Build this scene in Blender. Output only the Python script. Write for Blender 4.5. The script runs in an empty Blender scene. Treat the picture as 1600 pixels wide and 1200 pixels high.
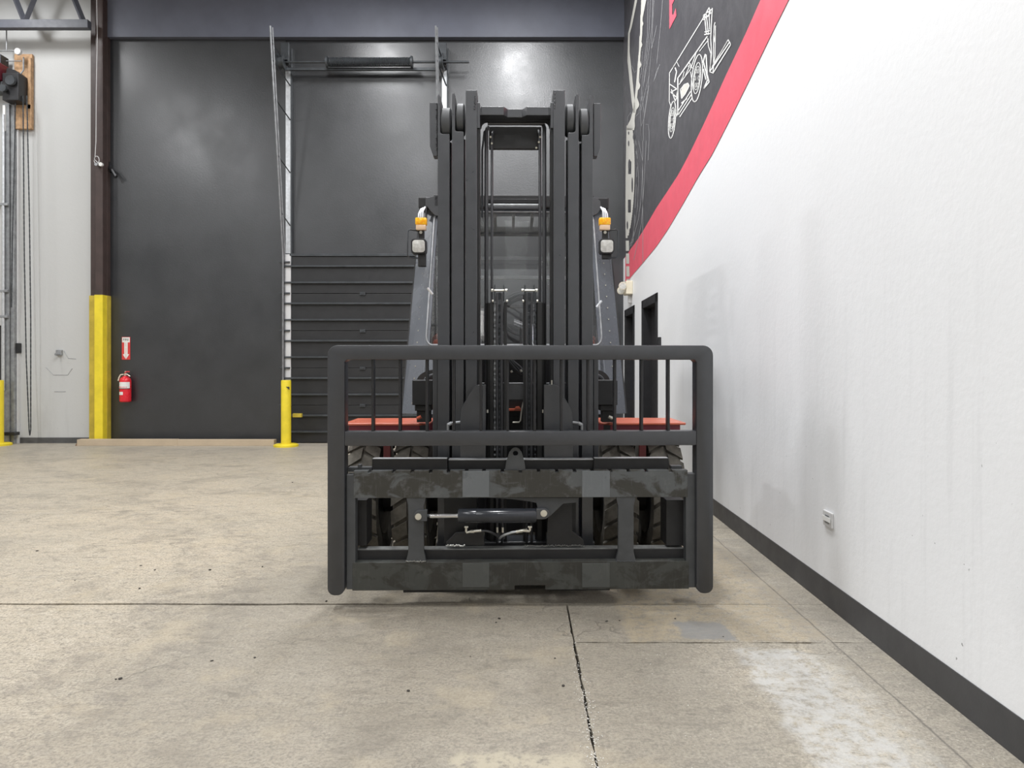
import bpy, bmesh, math, random
from mathutils import Vector, Matrix
random.seed(7)
C = bpy.context.scene
COL = C.collection
PI = math.pi

# ------------------------------------------------------------------ camera
F = 1080.0; CX = 815.0; CY = 571.0; CH = 1.25
cd = bpy.data.cameras.new('camera'); cam = bpy.data.objects.new('camera', cd); COL.objects.link(cam)
cam.location = (0, 0, CH); cam.rotation_euler = (PI/2, 0, 0)
cd.sensor_width = 36.0; cd.lens = F/1600*36.0
cd.shift_x = -(CX-800)/1600; cd.shift_y = (CY-600)/1600
cd.clip_start = .05; cd.clip_end = 200
C.camera = cam

# ------------------------------------------------------------------ world, lights, exposure
w = bpy.data.worlds.new('world'); C.world = w; w.use_nodes = True
w.node_tree.nodes['Background'].inputs[0].default_value = (.9, .95, 1, 1)
w.node_tree.nodes['Background'].inputs[1].default_value = .25
C.view_settings.view_transform = 'Standard'; C.view_settings.look = 'None'
C.view_settings.gamma = 1; C.view_settings.use_curve_mapping = False
C.view_settings.exposure = -.92
LIGHTS = [(-2.6, 8.7, 150), (-2.6, 4.6, 380), (-2.2, -.8, 210), (-1.95, -4.5, 130),
          (-8.2, 9.3, 160), (-8.2, 4.6, 380), (-8.2, -.5, 290), (-8.2, -5.5, 140),
          (-.1, 8.4, 280), (-.1, 5.8, 350), (.1, 2.2, 300), (.75, -2.6, 130),
          (-13, 7, 260), (-13, 0, 240)]
LZ = 7.3
for i, (x, y, p) in enumerate(LIGHTS):
    ld = bpy.data.lights.new('high_bay_lamp', 'AREA'); ld.shape = 'RECTANGLE'
    ld.size = .45; ld.size_y = 1.2; ld.energy = p; ld.color = (.975, .985, 1)
    lo = bpy.data.objects.new('high_bay_lamp', ld); COL.objects.link(lo)
    lo.location = (x, y, LZ-.02)

# ------------------------------------------------------------------ mesh helpers
def V(*a): return Vector(a)

class MB:
    def __init__(s): s.bm = bmesh.new()
    def _fin(s, vs, bev, seg=2):
        if bev > 0:
            es = {e for v in vs for e in v.link_edges}
            bmesh.ops.bevel(s.bm, geom=list(es), offset=bev, segments=seg, affect='EDGES', clamp_overlap=True, profile=.5)
    def box(s, x0, x1, y0, y1, z0, z1, bev=0, seg=2, M=None):
        if x0 > x1: x0, x1 = x1, x0
        if y0 > y1: y0, y1 = y1, y0
        if z0 > z1: z0, z1 = z1, z0
        m = Matrix.Translation(((x0+x1)/2, (y0+y1)/2, (z0+z1)/2)) @ Matrix.Diagonal((x1-x0, y1-y0, z1-z0, 1))
        if M is not None: m = M @ m
        r = bmesh.ops.create_cube(s.bm, size=1, matrix=m)
        s._fin(r['verts'], bev, seg); return s
    def hexa(s, p, bev=0):
        """8 points: front quad (4) then back quad (4), same winding"""
        vs = [s.bm.verts.new(q) for q in p]
        for f in ((0,1,2,3), (7,6,5,4), (0,4,5,1), (1,5,6,2), (2,6,7,3), (3,7,4,0)):
            s.bm.faces.new([vs[i] for i in f])
        s.bm.normal_update(); bmesh.ops.recalc_face_normals(s.bm, faces=list({f for v in vs for f in v.link_faces}))
        s._fin(vs, bev); return s
    def prism(s, pts, axis, a, b, bev=0):
        """extrude polygon; axis 'y': pts are (x,z); 'x': (y,z); 'z': (x,y)"""
        def P(p, t):
            return {'y': (p[0], t, p[1]), 'x': (t, p[0], p[1]), 'z': (p[0], p[1], t)}[axis]
        A = [s.bm.verts.new(P(p, a)) for p in pts]; B = [s.bm.verts.new(P(p, b)) for p in pts]
        n = len(pts)
        fs = [s.bm.faces.new(A), s.bm.faces.new(B[::-1])]
        for i in range(n): fs.append(s.bm.faces.new((A[(i+1)%n], A[i], B[i], B[(i+1)%n])))
        bmesh.ops.recalc_face_normals(s.bm, faces=fs)
        if bev: s._fin(A+B, bev, 2)
        return s
    def cyl(s, p0, p1, r, r2=None, n=20, bev=0):
        p0, p1 = Vector(p0), Vector(p1); d = p1-p0
        M = Matrix.Translation((p0+p1)/2) @ d.to_track_quat('Z', 'Y').to_matrix().to_4x4()
        rr = bmesh.ops.create_cone(s.bm, cap_ends=True, segments=n, radius1=r, radius2=r if r2 is None else r2, depth=d.length, matrix=M)
        if bev:
            es = [e for v in rr['verts'] for e in v.link_edges if len(e.link_faces) == 2 and any(len(f.verts) > 4 for f in e.link_faces)]
            bmesh.ops.bevel(s.bm, geom=list(set(es)), offset=bev, segments=2, affect='EDGES', clamp_overlap=True)
        return s
    def tube(s, pts, r, n=8, closed=False):
        pts = [Vector(p) for p in pts]; rings = []; up = None
        N = len(pts)
        for i, p in enumerate(pts):
            if closed: t = pts[(i+1) % N]-pts[i-1]
            else: t = pts[min(i+1, N-1)]-pts[max(i-1, 0)]
            t.normalize()
            if up is None:
                up = Vector((0, 0, 1)) if abs(t.z) < .9 else Vector((0, 1, 0))
            a = t.cross(up).normalized(); b = a.cross(t).normalized(); up = b
            rings.append([s.bm.verts.new(p+a*math.cos(2*PI*k/n)*r+b*math.sin(2*PI*k/n)*r) for k in range(n)])
        L = N if closed else N-1
        for i in range(L):
            A, B = rings[i], rings[(i+1) % N]
            for k in range(n): s.bm.faces.new((A[k], A[(k+1)%n], B[(k+1)%n], B[k]))
        if not closed:
            s.bm.faces.new(rings[0]); s.bm.faces.new(rings[-1][::-1])
        return s
    def lathe(s, prof, origin=(0,0,0), axis='z', n=24):
        """prof: (r, h) list, closed ends by r=0"""
        o = Vector(origin); rings = []
        for r, h in prof:
            ring = []
            for k in range(n if r > 1e-6 else 1):
                a = 2*PI*k/n; c, q = math.cos(a)*r, math.sin(a)*r
                ring.append(s.bm.verts.new(o+Vector({'z': (c, q, h), 'x': (h, c, q), 'y': (c, h, q)}[axis])))
            rings.append(ring)
        for A, B in zip(rings, rings[1:]):
            for k in range(n):
                a = [A[k % len(A)], A[(k+1) % len(A)]]; b = [B[(k+1) % len(B)], B[k % len(B)]]
                q = []
                for v in a+b:
                    if v not in q: q.append(v)
                if len(q) > 2:
                    try: s.bm.faces.new(q)
                    except ValueError: pass
        return s
    def poly(s, pts):
        s.bm.faces.new([s.bm.verts.new(p) for p in pts]); return s
    def build(s, name, mat, parent=None, smooth=False, recalc=True, loc=None):
        if recalc: bmesh.ops.recalc_face_normals(s.bm, faces=s.bm.faces[:])
        me = bpy.data.meshes.new(name); s.bm.to_mesh(me); s.bm.free()
        if mat is not None: me.materials.append(mat)
        if smooth:
            for p in me.polygons: p.use_smooth = True
            try: me.set_sharp_from_angle(angle=math.radians(38))
            except Exception: pass
        o = bpy.data.objects.new(name, me); COL.objects.link(o)
        if parent is not None: o.parent = parent
        if loc is not None: o.location = loc
        return o

def empty(name, loc=(0,0,0), rz=0):
    o = bpy.data.objects.new(name, None); COL.objects.link(o); o.location = loc; o.rotation_euler = (0, 0, rz)
    o.empty_display_size = .2; return o
def tag(o, label=None, cat=None, group=None, kind=None):
    if label: o['label'] = label
    if cat: o['category'] = cat
    if group: o['group'] = group
    if kind: o['kind'] = kind
    return o
def struct(o, label=None): return tag(o, label, None, None, 'structure')
def rrect(x0, x1, z0, z1, r, n=5):
    p = []
    for cx, cz, a0 in ((x1-r, z1-r, 0), (x0+r, z1-r, 90), (x0+r, z0+r, 180), (x1-r, z0+r, 270)):
        for k in range(n+1):
            a = math.radians(a0+90*k/n); p.append((cx+r*math.cos(a), cz+r*math.sin(a)))
    return p

# ------------------------------------------------------------------ materials
class NT:
    def __init__(s, name):
        s.m = bpy.data.materials.new(name); s.m.use_nodes = True; s.t = s.m.node_tree
        s.b = s.t.nodes['Principled BSDF']
        s.co = s.t.nodes.new('ShaderNodeNewGeometry').outputs['Position']
    def n(s, k, **kw):
        x = s.t.nodes.new(k)
        for a, v in kw.items(): setattr(x, a, v)
        return x
    def put(s, inp, v):
        if isinstance(v, bpy.types.NodeSocket): s.t.links.new(v, inp)
        elif isinstance(v, (tuple, list)) and len(v) == 3 and inp.type == 'RGBA': inp.default_value = (*v, 1)
        else: inp.default_value = v
    def math(s, op, a, b=0, c=None, clamp=False):
        x = s.n('ShaderNodeMath', operation=op, use_clamp=clamp); s.put(x.inputs[0], a); s.put(x.inputs[1], b)
        if c is not None: s.put(x.inputs[2], c)
        return x.outputs[0]
    def xyz(s, v=None):
        x = s.n('ShaderNodeSeparateXYZ'); s.put(x.inputs[0], v or s.co); return x.outputs
    def scale(s, sc, v=None):
        x = s.n('ShaderNodeMapping'); s.put(x.inputs[0], v or s.co); x.inputs['Scale'].default_value = sc; return x.outputs[0]
    def noise(s, sc, det=4, rough=.6, vec=None, dist=0):
        x = s.n('ShaderNodeTexNoise'); s.put(x.inputs['Vector'], vec or s.co); x.inputs['Scale'].default_value = sc
        x.inputs['Detail'].default_value = det; x.inputs['Roughness'].default_value = rough; x.inputs['Distortion'].default_value = dist
        return x.outputs[0]
    def ramp(s, v, a, b, lo=0., hi=1.):
        x = s.n('ShaderNodeMapRange', interpolation_type='SMOOTHSTEP'); s.put(x.inputs[0], v)
        for i, q in enumerate((a, b, lo, hi)): s.put(x.inputs[i+1], q)
        return x.outputs[0]
    def mix(s, f, a, b):
        x = s.n('ShaderNodeMix', data_type='RGBA'); s.put(x.inputs[0], f); s.put(x.inputs[6], a); s.put(x.inputs[7], b); return x.outputs[2]
    def mul(s, a, b): return s.math('MULTIPLY', a, b)
    def bump(s, h, strength=.3, dist=.01):
        x = s.n('ShaderNodeBump'); x.inputs['Strength'].default_value = strength; x.inputs['Distance'].default_value = dist
        s.put(x.inputs['Height'], h); s.t.links.new(x.outputs[0], s.b.inputs['Normal'])
    def set(s, **kw):
        for k, v in kw.items(): s.put(s.b.inputs[k.replace('_', ' ')], v)
        return s

def mat(name, col, rough=.5, metal=0, var=.12, vs=8, bump=.0, bs=200, spec=.5, col2=None, coat=0):
    q = NT(name)
    d = tuple(c*(1-var) for c in col); l = tuple(min(1, c*(1+var)) for c in col)
    f = q.ramp(q.noise(vs, 5, .65), .3, .7)
    q.set(Base_Color=q.mix(f, d, col2 or l), Metallic=metal,
          Roughness=q.ramp(q.noise(vs*2.3, 4), .2, .8, max(0, rough-.06), min(1, rough+.06)))
    q.b.inputs['Specular IOR Level'].default_value = spec
    q.b.inputs['Coat Weight'].default_value = coat
    if bump: q.bump(q.noise(bs, 3), bump, .002)
    return q.m

M = {}
M['mast'] = mat('mast_paint', (.040, .043, .049), .33, 0, .10, 9, .25, 260, 1.0)
M['back'] = mat('backrest_paint', (.036, .038, .043), .38, 0, .10, 9, .25, 260, .8)
M['barpaint'] = mat('bar_black_paint', (.018, .018, .020), .35, 0, .1)
M['black'] = mat('black_paint', (.012, .012, .013), .5, 0, .25, 9, .2)
M['cabgrey'] = mat('cab_grey_paint', (.10, .11, .128), .26, 0, .05, 3)
M['orange'] = mat('orange_paint', (.50, .115, .062), .32, 0, .12, 5)
M['rubber'] = mat('tyre_rubber', (.095, .087, .072), .85, 0, .35, 14, .3, 120)
M['rubber_dark'] = mat('dark_rubber', (.02, .02, .02), .6, 0, .2)
M['hose'] = mat('hose_rubber', (.045, .046, .05), .38, 0, .15)
M['chrome'] = mat('chrome', (.8, .8, .8), .12, 1, .04)
M['zinc'] = mat('zinc_plated_steel', (.72, .70, .62), .32, .75, .12)
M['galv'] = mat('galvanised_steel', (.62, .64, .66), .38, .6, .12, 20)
M['dkgalv'] = mat('dull_galvanised_steel', (.33, .34, .35), .5, .5, .2, 12)
M['cyl'] = mat('cylinder_gloss_black', (.03, .033, .04), .2, 0, .2)
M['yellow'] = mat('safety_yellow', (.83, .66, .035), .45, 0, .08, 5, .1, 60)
M['yellow_side'] = mat('dark_side_yellow', (.55, .42, .05), .5, 0, .15, 5)
M['brown'] = mat('brown_column_paint', (.058, .038, .034), .5, 0, .15, 5)
M['card'] = mat('cardboard', (.52, .42, .30), .8, 0, .06, 3)
M['card_edge'] = mat('cardboard_edge', (.2, .13, .08), .85, 0, .1)
M['wood'] = mat('plywood', (.50, .31, .17), .7, 0, .25, 12)
M['red'] = mat('extinguisher_red', (.72, .02, .035), .3, 0, .06)
M['maroon'] = mat('maroon_motor_lip_shade', (.22, .03, .05), .4, 0, .1)
M['dkmaroon'] = mat('dark_red_stay', (.09, .012, .012), .6, 0, .1)
M['signred'] = mat('sign_red', (.68, .06, .06), .45, 0, .05)
M['white'] = mat('white_print', (.82, .82, .80), .5, 0, .04)
M['ink'] = mat('dark_ink', (.03, .03, .03), .6, 0, .1)
M['cream'] = mat('cream_plastic', (.72, .66, .52), .45, 0, .06)
M['plate'] = mat('grey_white_plastic', (.62, .62, .62), .4, 0, .04)
M['blackplastic'] = mat('black_plastic', (.02, .02, .022), .45, 0, .1)
M['doorblack'] = mat('door_black_paint', (.022, .022, .024), .42, 0, .15)
M['track'] = mat('dark_steel', (.06, .066, .072), .4, .3, .2)
M['skirt'] = mat('baseboard_grey_paint', (.055, .055, .058), .5, 0, .12, 4, .2, 90)
M['skirt_back'] = mat('scuffed_grey_baseboard', (.085, .085, .085), .55, 0, .2, 6)
M['weld'] = mat('weld_bead', (.45, .45, .43), .35, .8, .3, 60, .6, 200)
M['mural_red'] = mat('mural_red', (.80, .12, .17), .45, 0, .05, 3)
M['mural_grey'] = mat('mural_charcoal', (.070, .068, .075), .42, 0, .1, 3, .2, 60)
M['mural_white'] = mat('mural_off_white', (.66, .65, .60), .5, 0, .06, 3)
M['mural_bright'] = mat('mural_white', (.85, .85, .83), .5, 0, .03)
M['mural_thin'] = mat('mural_line_grey', (.32, .32, .33), .5, 0, .05)
M['ceil'] = mat('ceiling_deck', (.42, .43, .45), .6, 0, .06, 1)
M['truss'] = mat('truss_grey_paint', (.085, .09, .11), .5, 0, .1)
M['housing'] = mat('fixture_white', (.75, .75, .75), .4, 0, .03)
M['seat'] = mat('seat_vinyl', (.03, .03, .033), .55, 0, .2)
M['dull'] = mat('lit_top_steel', (.20, .205, .20), .42, .3, .3, 20)
M['hook'] = mat('weathered_steel_plate', (.062, .065, .068), .5, 0, .15)

# bare, stained carriage plate: oil stains and rubbed paint
def carriage_mat(name, base, stain, pale, thr=.5):
    q = NT(name)
    n1 = q.noise(5.5, 6, .6, q.scale((1, 1, 1.6)), .6); n2 = q.noise(14, 5, .7)
    f = q.ramp(n1, thr-.06, thr+.03)
    streak = q.noise(30, 3, .6, q.scale((3, 1, .25)))
    c = q.mix(f, base, stain)
    c = q.mix(q.mul(q.ramp(n2, .52, .72), .55), c, pale)
    c = q.mix(q.mul(q.ramp(streak, .55, .75), .35), c, tuple(x*1.5 for x in base))
    q.set(Base_Color=c, Roughness=q.ramp(n1, .35, .65, .36, .62), Metallic=.1)
    q.bump(q.noise(70, 5), .25, .003); return q.m
M['carr'] = carriage_mat('stained_carriage_steel', (.098, .104, .106), (.044, .042, .035), (.15, .154, .152))
M['carr_lo'] = carriage_mat('stained_lower_carriage_steel', (.055, .058, .053), (.034, .033, .028), (.095, .098, .09))
M['pad'] = carriage_mat('clean_carriage_patch', (.15, .162, .17), (.115, .124, .13), (.18, .19, .195), .62)
M['pad_lo'] = carriage_mat('clean_lower_carriage_patch', (.078, .082, .078), (.06, .062, .057), (.10, .104, .10), .62)

# glossy black wall paint
q = NT('black_wall_paint')
n = q.noise(2.2, 5); q.set(Base_Color=q.mix(q.ramp(n, .3, .7), (.019, .021, .024), (.026, .028, .032)), Roughness=q.ramp(q.noise(1.3, 3), .3, .7, .30, .40))
q.b.inputs['Specular IOR Level'].default_value = 1.0
q.bump(q.noise(45, 4, .6), .22, .006); M['bwall'] = q.m
q = NT('hazed_black_header')
q.set(Base_Color=q.mix(q.ramp(q.noise(2, 4), .3, .7), (.115, .124, .158), (.135, .145, .185)), Roughness=.5)  # bluish haze of the lights put into the base colour
q.bump(q.noise(45, 4, .6), .2, .006); M['header'] = q.m
M['dock'] = mat('dock_door_black_paint', (.022, .0225, .024), .42, 0, .12, 6, .12, 60)

# white wall, smudges and chips
def white_wall(name, base, chips=True):
    q = NT(name)
    x, y, z = q.xyz()
    sm = q.noise(1.4, 5, .6, q.scale((1, 1.0, .35)), .3)
    low = q.ramp(z, 2.2, .3)
    f = q.mul(q.ramp(sm, .5, .72), q.mul(low, .20))
    c = q.mix(f, base, tuple(k*.55 for k in base))
    st = q.noise(6, 4, .6, q.scale((1, 2.5, .12)))
    c = q.mix(q.mul(q.ramp(st, .52, .75), q.mul(low, .16)), c, tuple(k*.5 for k in base))
    if chips:
        sp = q.noise(42, 2, .5); big = q.noise(3, 3)
        g = q.mul(q.ramp(sp, .74, .77), q.mul(q.ramp(big, .5, .6), q.ramp(z, 1.6, .5)))
        c = q.mix(q.mul(g, .75), c, (.12, .12, .12))
    q.set(Base_Color=c, Roughness=.5)
    q.bump(q.noise(26, 5, .6), .22, .006)
    return q.m
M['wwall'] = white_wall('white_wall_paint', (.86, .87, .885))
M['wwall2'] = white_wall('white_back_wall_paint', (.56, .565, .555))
M['wplain'] = mat('plain_wall_paint', (.62, .62, .62), .6, 0, .03, 1)

# concrete floor
q = NT('worn_concrete')
x, y, z = q.xyz()
warm = (.53, .455, .345); cool = (.37, .335, .272); dark = (.17, .155, .132)
big = q.noise(.55, 5, .6, None, .5)
left = q.ramp(x, .9, -2.2)                       # paler towards the open left side
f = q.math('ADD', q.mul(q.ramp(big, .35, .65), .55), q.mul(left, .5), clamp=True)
near_ = q.ramp(y, 2.2, 5.2)
c = q.mix(f, cool, warm)
swirl = q.noise(3.0, 6, .72, q.scale((.8, 2.2, 1)), 1.2)
c = q.mix(q.mul(q.ramp(swirl, .48, .72), .30), c, dark)
mott = q.noise(11, 6, .7, q.scale((1, 1.5, 1)), .5)
c = q.mix(q.mul(q.ramp(mott, .48, .62), .42), c, (.56, .505, .41))
m2_ = q.noise(24, 6, .75, q.scale((1, 1.2, 1)), .3)
c = q.mix(q.mul(q.ramp(m2_, .50, .62), .55), c, (.20, .18, .15))
fine = q.noise(85, 5, .8)
c = q.mix(q.mul(q.ramp(fine, .48, .60), .62), c, (.15, .135, .11))
c = q.mix(q.mul(q.ramp(fine, .46, .36), .55), c, (.66, .60, .50))
spk = q.noise(150, 2, .6)
c = q.mix(q.mul(q.ramp(spk, .62, .7), .45), c, (.55, .51, .44))
# darker lane in front of and beneath the truck
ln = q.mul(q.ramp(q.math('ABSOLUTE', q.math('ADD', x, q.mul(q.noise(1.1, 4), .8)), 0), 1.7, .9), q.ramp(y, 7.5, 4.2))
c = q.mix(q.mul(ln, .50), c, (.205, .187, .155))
stn = q.noise(1.7, 6, .68, None, .8)
c = q.mix(q.mul(q.ramp(stn, .50, .66), .38), c, (.20, .178, .145))
stn2 = q.noise(4.2, 6, .7, q.scale((1, 2.6, 1)), .9)
c = q.mix(q.mul(q.ramp(stn2, .54, .66), .34), c, (.16, .143, .118))
c = q.mix(q.mul(q.ramp(q.noise(2.6, 5, .65), .54, .66), .25), c, (.50, .42, .29))
# helper masks with ragged edges
wob = q.math('SUBTRACT', q.noise(4.5, 6, .7), .5)
wx = q.math('ADD', x, q.mul(wob, .22)); wy = q.math('ADD', y, q.mul(wob, .22))
def band(v, a, b, e=.03): return q.mul(q.ramp(v, a-e, a+e), q.ramp(v, b+e, b-e))
def patch(x0, x1, y0, y1, e=.03): return q.mul(band(wx, x0, x1, e), band(wy, y0, y1, e))
rag = q.ramp(q.noise(22, 5, .7), .38, .55)
c = q.mix(q.mul(patch(.50, 1.42, 3.14, 4.9), q.mul(rag, .6)), c, (.42, .345, .235))
c = q.mix(q.mul(patch(.72, .98, 3.14, 3.36, .012), .8), c, (.25, .25, .245))
c = q.mix(q.mul(patch(-.22, .20, 1.6, 2.22, .02), q.mul(rag, .8)), c, (.46, .41, .31))
c = q.mix(q.mul(patch(1.30, 1.60, 1.5, 5.0), .35), c, (.24, .225, .20))
strip = patch(.93, 1.24, 1.2, 3.04, .035)
c = q.mix(q.mul(strip, q.mul(q.ramp(q.noise(17, 6, .75), .34, .60), .80)), c, (.52, .515, .495))
c = q.mix(q.mul(patch(1.24, 1.33, 1.2, 3.0, .03), q.mul(rag, .35)), c, (.50, .49, .46))
# longitudinal tool line near the wall
c = q.mix(q.mul(band(q.math('ADD', x, q.mul(wob, .02)), 1.398, 1.406, .004), .7), c, (.10, .09, .08))
# arcs of tyre rubber on the open side
for (ax, ay, r_) in ((-4.6, 3.4, 2.6), (-4.9, 3.2, 3.3), (-1.5, 13, 6.2)):
    dx = q.math('SUBTRACT', x, ax); dy = q.math('SUBTRACT', y, ay)
    rr = q.math('SQRT', q.math('ADD', q.mul(dx, dx), q.mul(dy, dy)))
    c = q.mix(q.mul(band(rr, r_, r_+.22, .05), q.mul(q.ramp(q.noise(9, 5, .7), .4, .62), .3)), c, (.14, .125, .11))
# light grey tint growing towards the back wall
c = q.mix(q.mul(q.ramp(y, 9.2, 11), .35), c, (.34, .33, .31))
hair = q.n('ShaderNodeTexVoronoi', feature='DISTANCE_TO_EDGE'); q.put(hair.inputs['Vector'], q.math('ADD', 0, 0)); 
hv = q.n('ShaderNodeVectorMath', operation='ADD'); q.put(hv.inputs[0], q.co); 
nz = q.n('ShaderNodeTexNoise'); nz.inputs['Scale'].default_value = 2.5; nz.inputs['Detail'].default_value = 5; q.put(nz.inputs['Vector'], q.co)
q.t.links.new(nz.outputs['Color'], hv.inputs[1]); q.t.links.new(hv.outputs[0], hair.inputs['Vector']); hair.inputs['Scale'].default_value = .75
hl = q.mul(q.ramp(hair.outputs['Distance'], .007, .002), q.ramp(q.noise(.9, 3), .5, .56))
c = q.mix(q.mul(hl, .3), c, (.08, .07, .06))
q.set(Base_Color=c, Roughness=q.ramp(swirl, .35, .65, .40, .58))
q.b.inputs['Specular IOR Level'].default_value = .45
hh = q.math('ADD', q.mul(fine, .5), q.mul(mott, .6)); hh = q.math('SUBTRACT', hh, q.mul(hl, .8)); q.bump(hh, .55, .008)
M['floor'] = q.m
M['joint'] = mat('joint_dirt', (.075, .066, .055), .9, 0, .3, 20)

q = NT('clear_glass'); q.set(Base_Color=(.93, .97, .96), Roughness=.02, IOR=1.45)
q.b.inputs['Transmission Weight'].default_value = 1.0
q.b.inputs['Alpha'].default_value = .35; M['glass'] = q.m
q = NT('lamp_lens'); q.set(Base_Color=q.mix(q.ramp(q.noise(45, 2), .3, .7), (.50, .50, .46), (.66, .66, .62)), Roughness=.15); M['lens'] = q.m
q = NT('amber_lens'); q.set(Base_Color=q.mix(q.ramp(q.noise(70, 2), .4, .6), (.95, .38, .01), (1.0, .58, .03)), Roughness=.15)
q.b.inputs['Emission Color'].default_value = (1, .45, .02, 1); q.b.inputs['Emission Strength'].default_value = .12; M['amber'] = q.m
q = NT('pale_amber_lens'); q.set(Base_Color=(.85, .62, .42), Roughness=.2); M['amber2'] = q.m
q = NT('high_bay_diffuser'); q.set(Base_Color=(.9, .9, .9)); q.b.inputs['Emission Color'].default_value = (1, .98, .95, 1); q.b.inputs['Emission Strength'].default_value = 3; M['diff'] = q.m

# ================================================================== SETTING
YB = 11.16                      # back wall plane
XL, YF, ZC = -16.0, -9.0, 8.0   # left wall, wall behind the camera, ceiling
def wx_(Y): return 1.565+.007*Y                     # right wall, very slightly out of square
def BW(px, py, Y=YB): s = F/Y; return ((px-CX)/s, (CY-py)/s+CH)      # picture -> plane at depth Y
def RW(px, py, off=0):
    Y = 1.565*F/((px-CX)-.007*F); return (wx_(Y)-off, Y, CH+(CY-py)*Y/F)

# floor: base with four cast slabs separated by open joints
fl = struct(MB().box(XL, 1.95, YF, YB+.1, -.20, -.045).build('floor', M['joint']), 'worn warm grey concrete floor cast in large slabs')
def wavy(p, qq, amp, n, seed):
    r = random.Random(seed); p = Vector((*p, 0)); qq = Vector((*qq, 0)); d = qq-p; t = Vector((-d.y, d.x, 0)).normalized()
    return [tuple((p+d*i/n+t*(r.uniform(-amp, amp) if 0 < i < n else 0))[:2]) for i in range(n+1)]
YJ = 3.615; XJ = .235; g = .012
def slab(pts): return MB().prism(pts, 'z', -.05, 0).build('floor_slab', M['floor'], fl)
e1 = wavy((XL, YJ+g+.03), (XJ, YJ+g), .006, 160, 1)
slab(e1+wavy((XJ, YJ+g), (1.62, YJ+.002), .002, 10, 9)[1:]+[(1.64, YB), (XL, YB)])
slab([(XL, YF)]+[(XJ-.003, YF)]+wavy((XJ-.003, 1.6), (XJ-.003, YJ-g), .0035, 50, 3)+wavy((XJ-.004, YJ-g), (XL, YJ-g+.03), .006, 160, 2)[1:])
slab([(XJ+.006, YF), (1.56, YF), (1.60, 3.11)]+wavy((1.60, 3.11), (XJ+.006, 3.115), .006, 30, 4)[1:]+wavy((XJ+.006, 3.11), (XJ+.006, 1.6), .0035, 30, 5)[1:])
slab([(XJ+.006, 3.122)]+wavy((XJ+.006, 3.122), (1.60, 3.118), .005, 30, 6)[1:]+[(1.61, YJ)]+[(XJ+.006, YJ)])

# back wall
wb = struct(MB().box(-6.83, 1.9, YB, YB+.2, 0, ZC).build('wall_back', M['bwall']), 'glossy black painted back wall')
hd = MB().box(-6.83, 1.64, YB-.115, YB, 6.50, ZC).build('header', M['header'], wb)
tag(hd, 'header above the black wall, blue haze of light in its colour')
xe = BW(447, 0)[0]
MB().box(-6.70, xe, YB-.025, YB, .0, 6.5).build('wall_panel', M['bwall'], wb)
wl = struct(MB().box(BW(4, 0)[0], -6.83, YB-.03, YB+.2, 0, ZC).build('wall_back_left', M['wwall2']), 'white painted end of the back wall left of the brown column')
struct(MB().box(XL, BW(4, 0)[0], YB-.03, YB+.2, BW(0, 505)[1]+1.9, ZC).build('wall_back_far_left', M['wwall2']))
struct(MB().box(XL, BW(4, 0)[0], YB+.1, YB+.2, 0, 1.92).build('door_1', M['doorblack']), 'dark doorway at the far left')
struct(MB().box(XL, BW(4, 0)[0], YB+.04, YB+.1, 1.90, 3.9).build('door_2', M['plate']), 'raised pale overhead door at the far left')
x0, x1 = BW(28, 0)[0], BW(142, 0)[0]
struct(MB().box(x0, x1, YB-.045, YB-.03, 0, .09).build('baseboard_back', M['skirt_back']), 'dark grey painted band along the white back wall')
# right wall with two recessed doorways
D = [(8.23, 9.34, CH+(CY-456.8)*8.23/F, 'near'), (9.99, 10.97, CH+(CY-476.5)*9.99/F, 'far')]
wr = MB()
def rbox(y0, y1, z0, z1, o0, o1, m, bev=0):
    m.hexa([(wx_(y0)-o0, y0, z0), (wx_(y0)-o0, y0, z1), (wx_(y1)-o0, y1, z1), (wx_(y1)-o0, y1, z0),
            (wx_(y0)-o1, y0, z0), (wx_(y0)-o1, y0, z1), (wx_(y1)-o1, y1, z1), (wx_(y1)-o1, y1, z0)], bev)
rbox(YF, D[0][0], 0, ZC, 0, -.2, wr); rbox(D[0][1], D[1][0], 0, ZC, 0, -.2, wr); rbox(D[1][1], YB, 0, ZC, 0, -.2, wr)
for a, b, zt, _ in D: rbox(a, b, zt, ZC, 0, -.2, wr)
wr = struct(wr.build('wall_right', M['wwall']), 'scuffed white wall with a black and red mural')
for i, (a, b, zt, nm) in enumerate(D):
    k = .11
    m = MB(); rbox(a+k, b-k, 0, zt-k, -.10, -.15, m)
    d = struct(m.build('door_%d' % (i+3), M['doorblack']), 'black door in a black frame in the right wall, the %s of the two' % ('one nearer the camera' if i == 0 else 'one by the corner'))
    m = MB(); rbox(a, a+k, 0, zt, .012, -.15, m, .004); rbox(b-k, b, 0, zt, .012, -.15, m, .004); rbox(a, b, zt-k, zt, .012, -.15, m, .004)
    m.build('door_frame', M['doorblack'], d)
    m = MB(); yk = a+k+.08; m.cyl((wx_(yk)+.10, yk, 1.0), (wx_(yk)+.03, yk, 1.0), .012); m.cyl((wx_(yk)+.045, yk-.005, 1.0), (wx_(yk)+.045, yk+.12, 1.0), .011)
    m.build('door_handle', M['zinc'], d, True)
    m = MB(); rbox(a+k+.02, b-k-.02, .08, .10, -.09, -.10, m); m.build('kick_seam', M['track'], d)
m = MB(); rbox(YF, D[0][0], 0, .135, .004, 0, m); rbox(D[0][1], D[1][0], 0, .135, .004, 0, m)
struct(m.build('baseboard_right', M['skirt']), 'dark grey painted baseboard band along the right wall')

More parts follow.
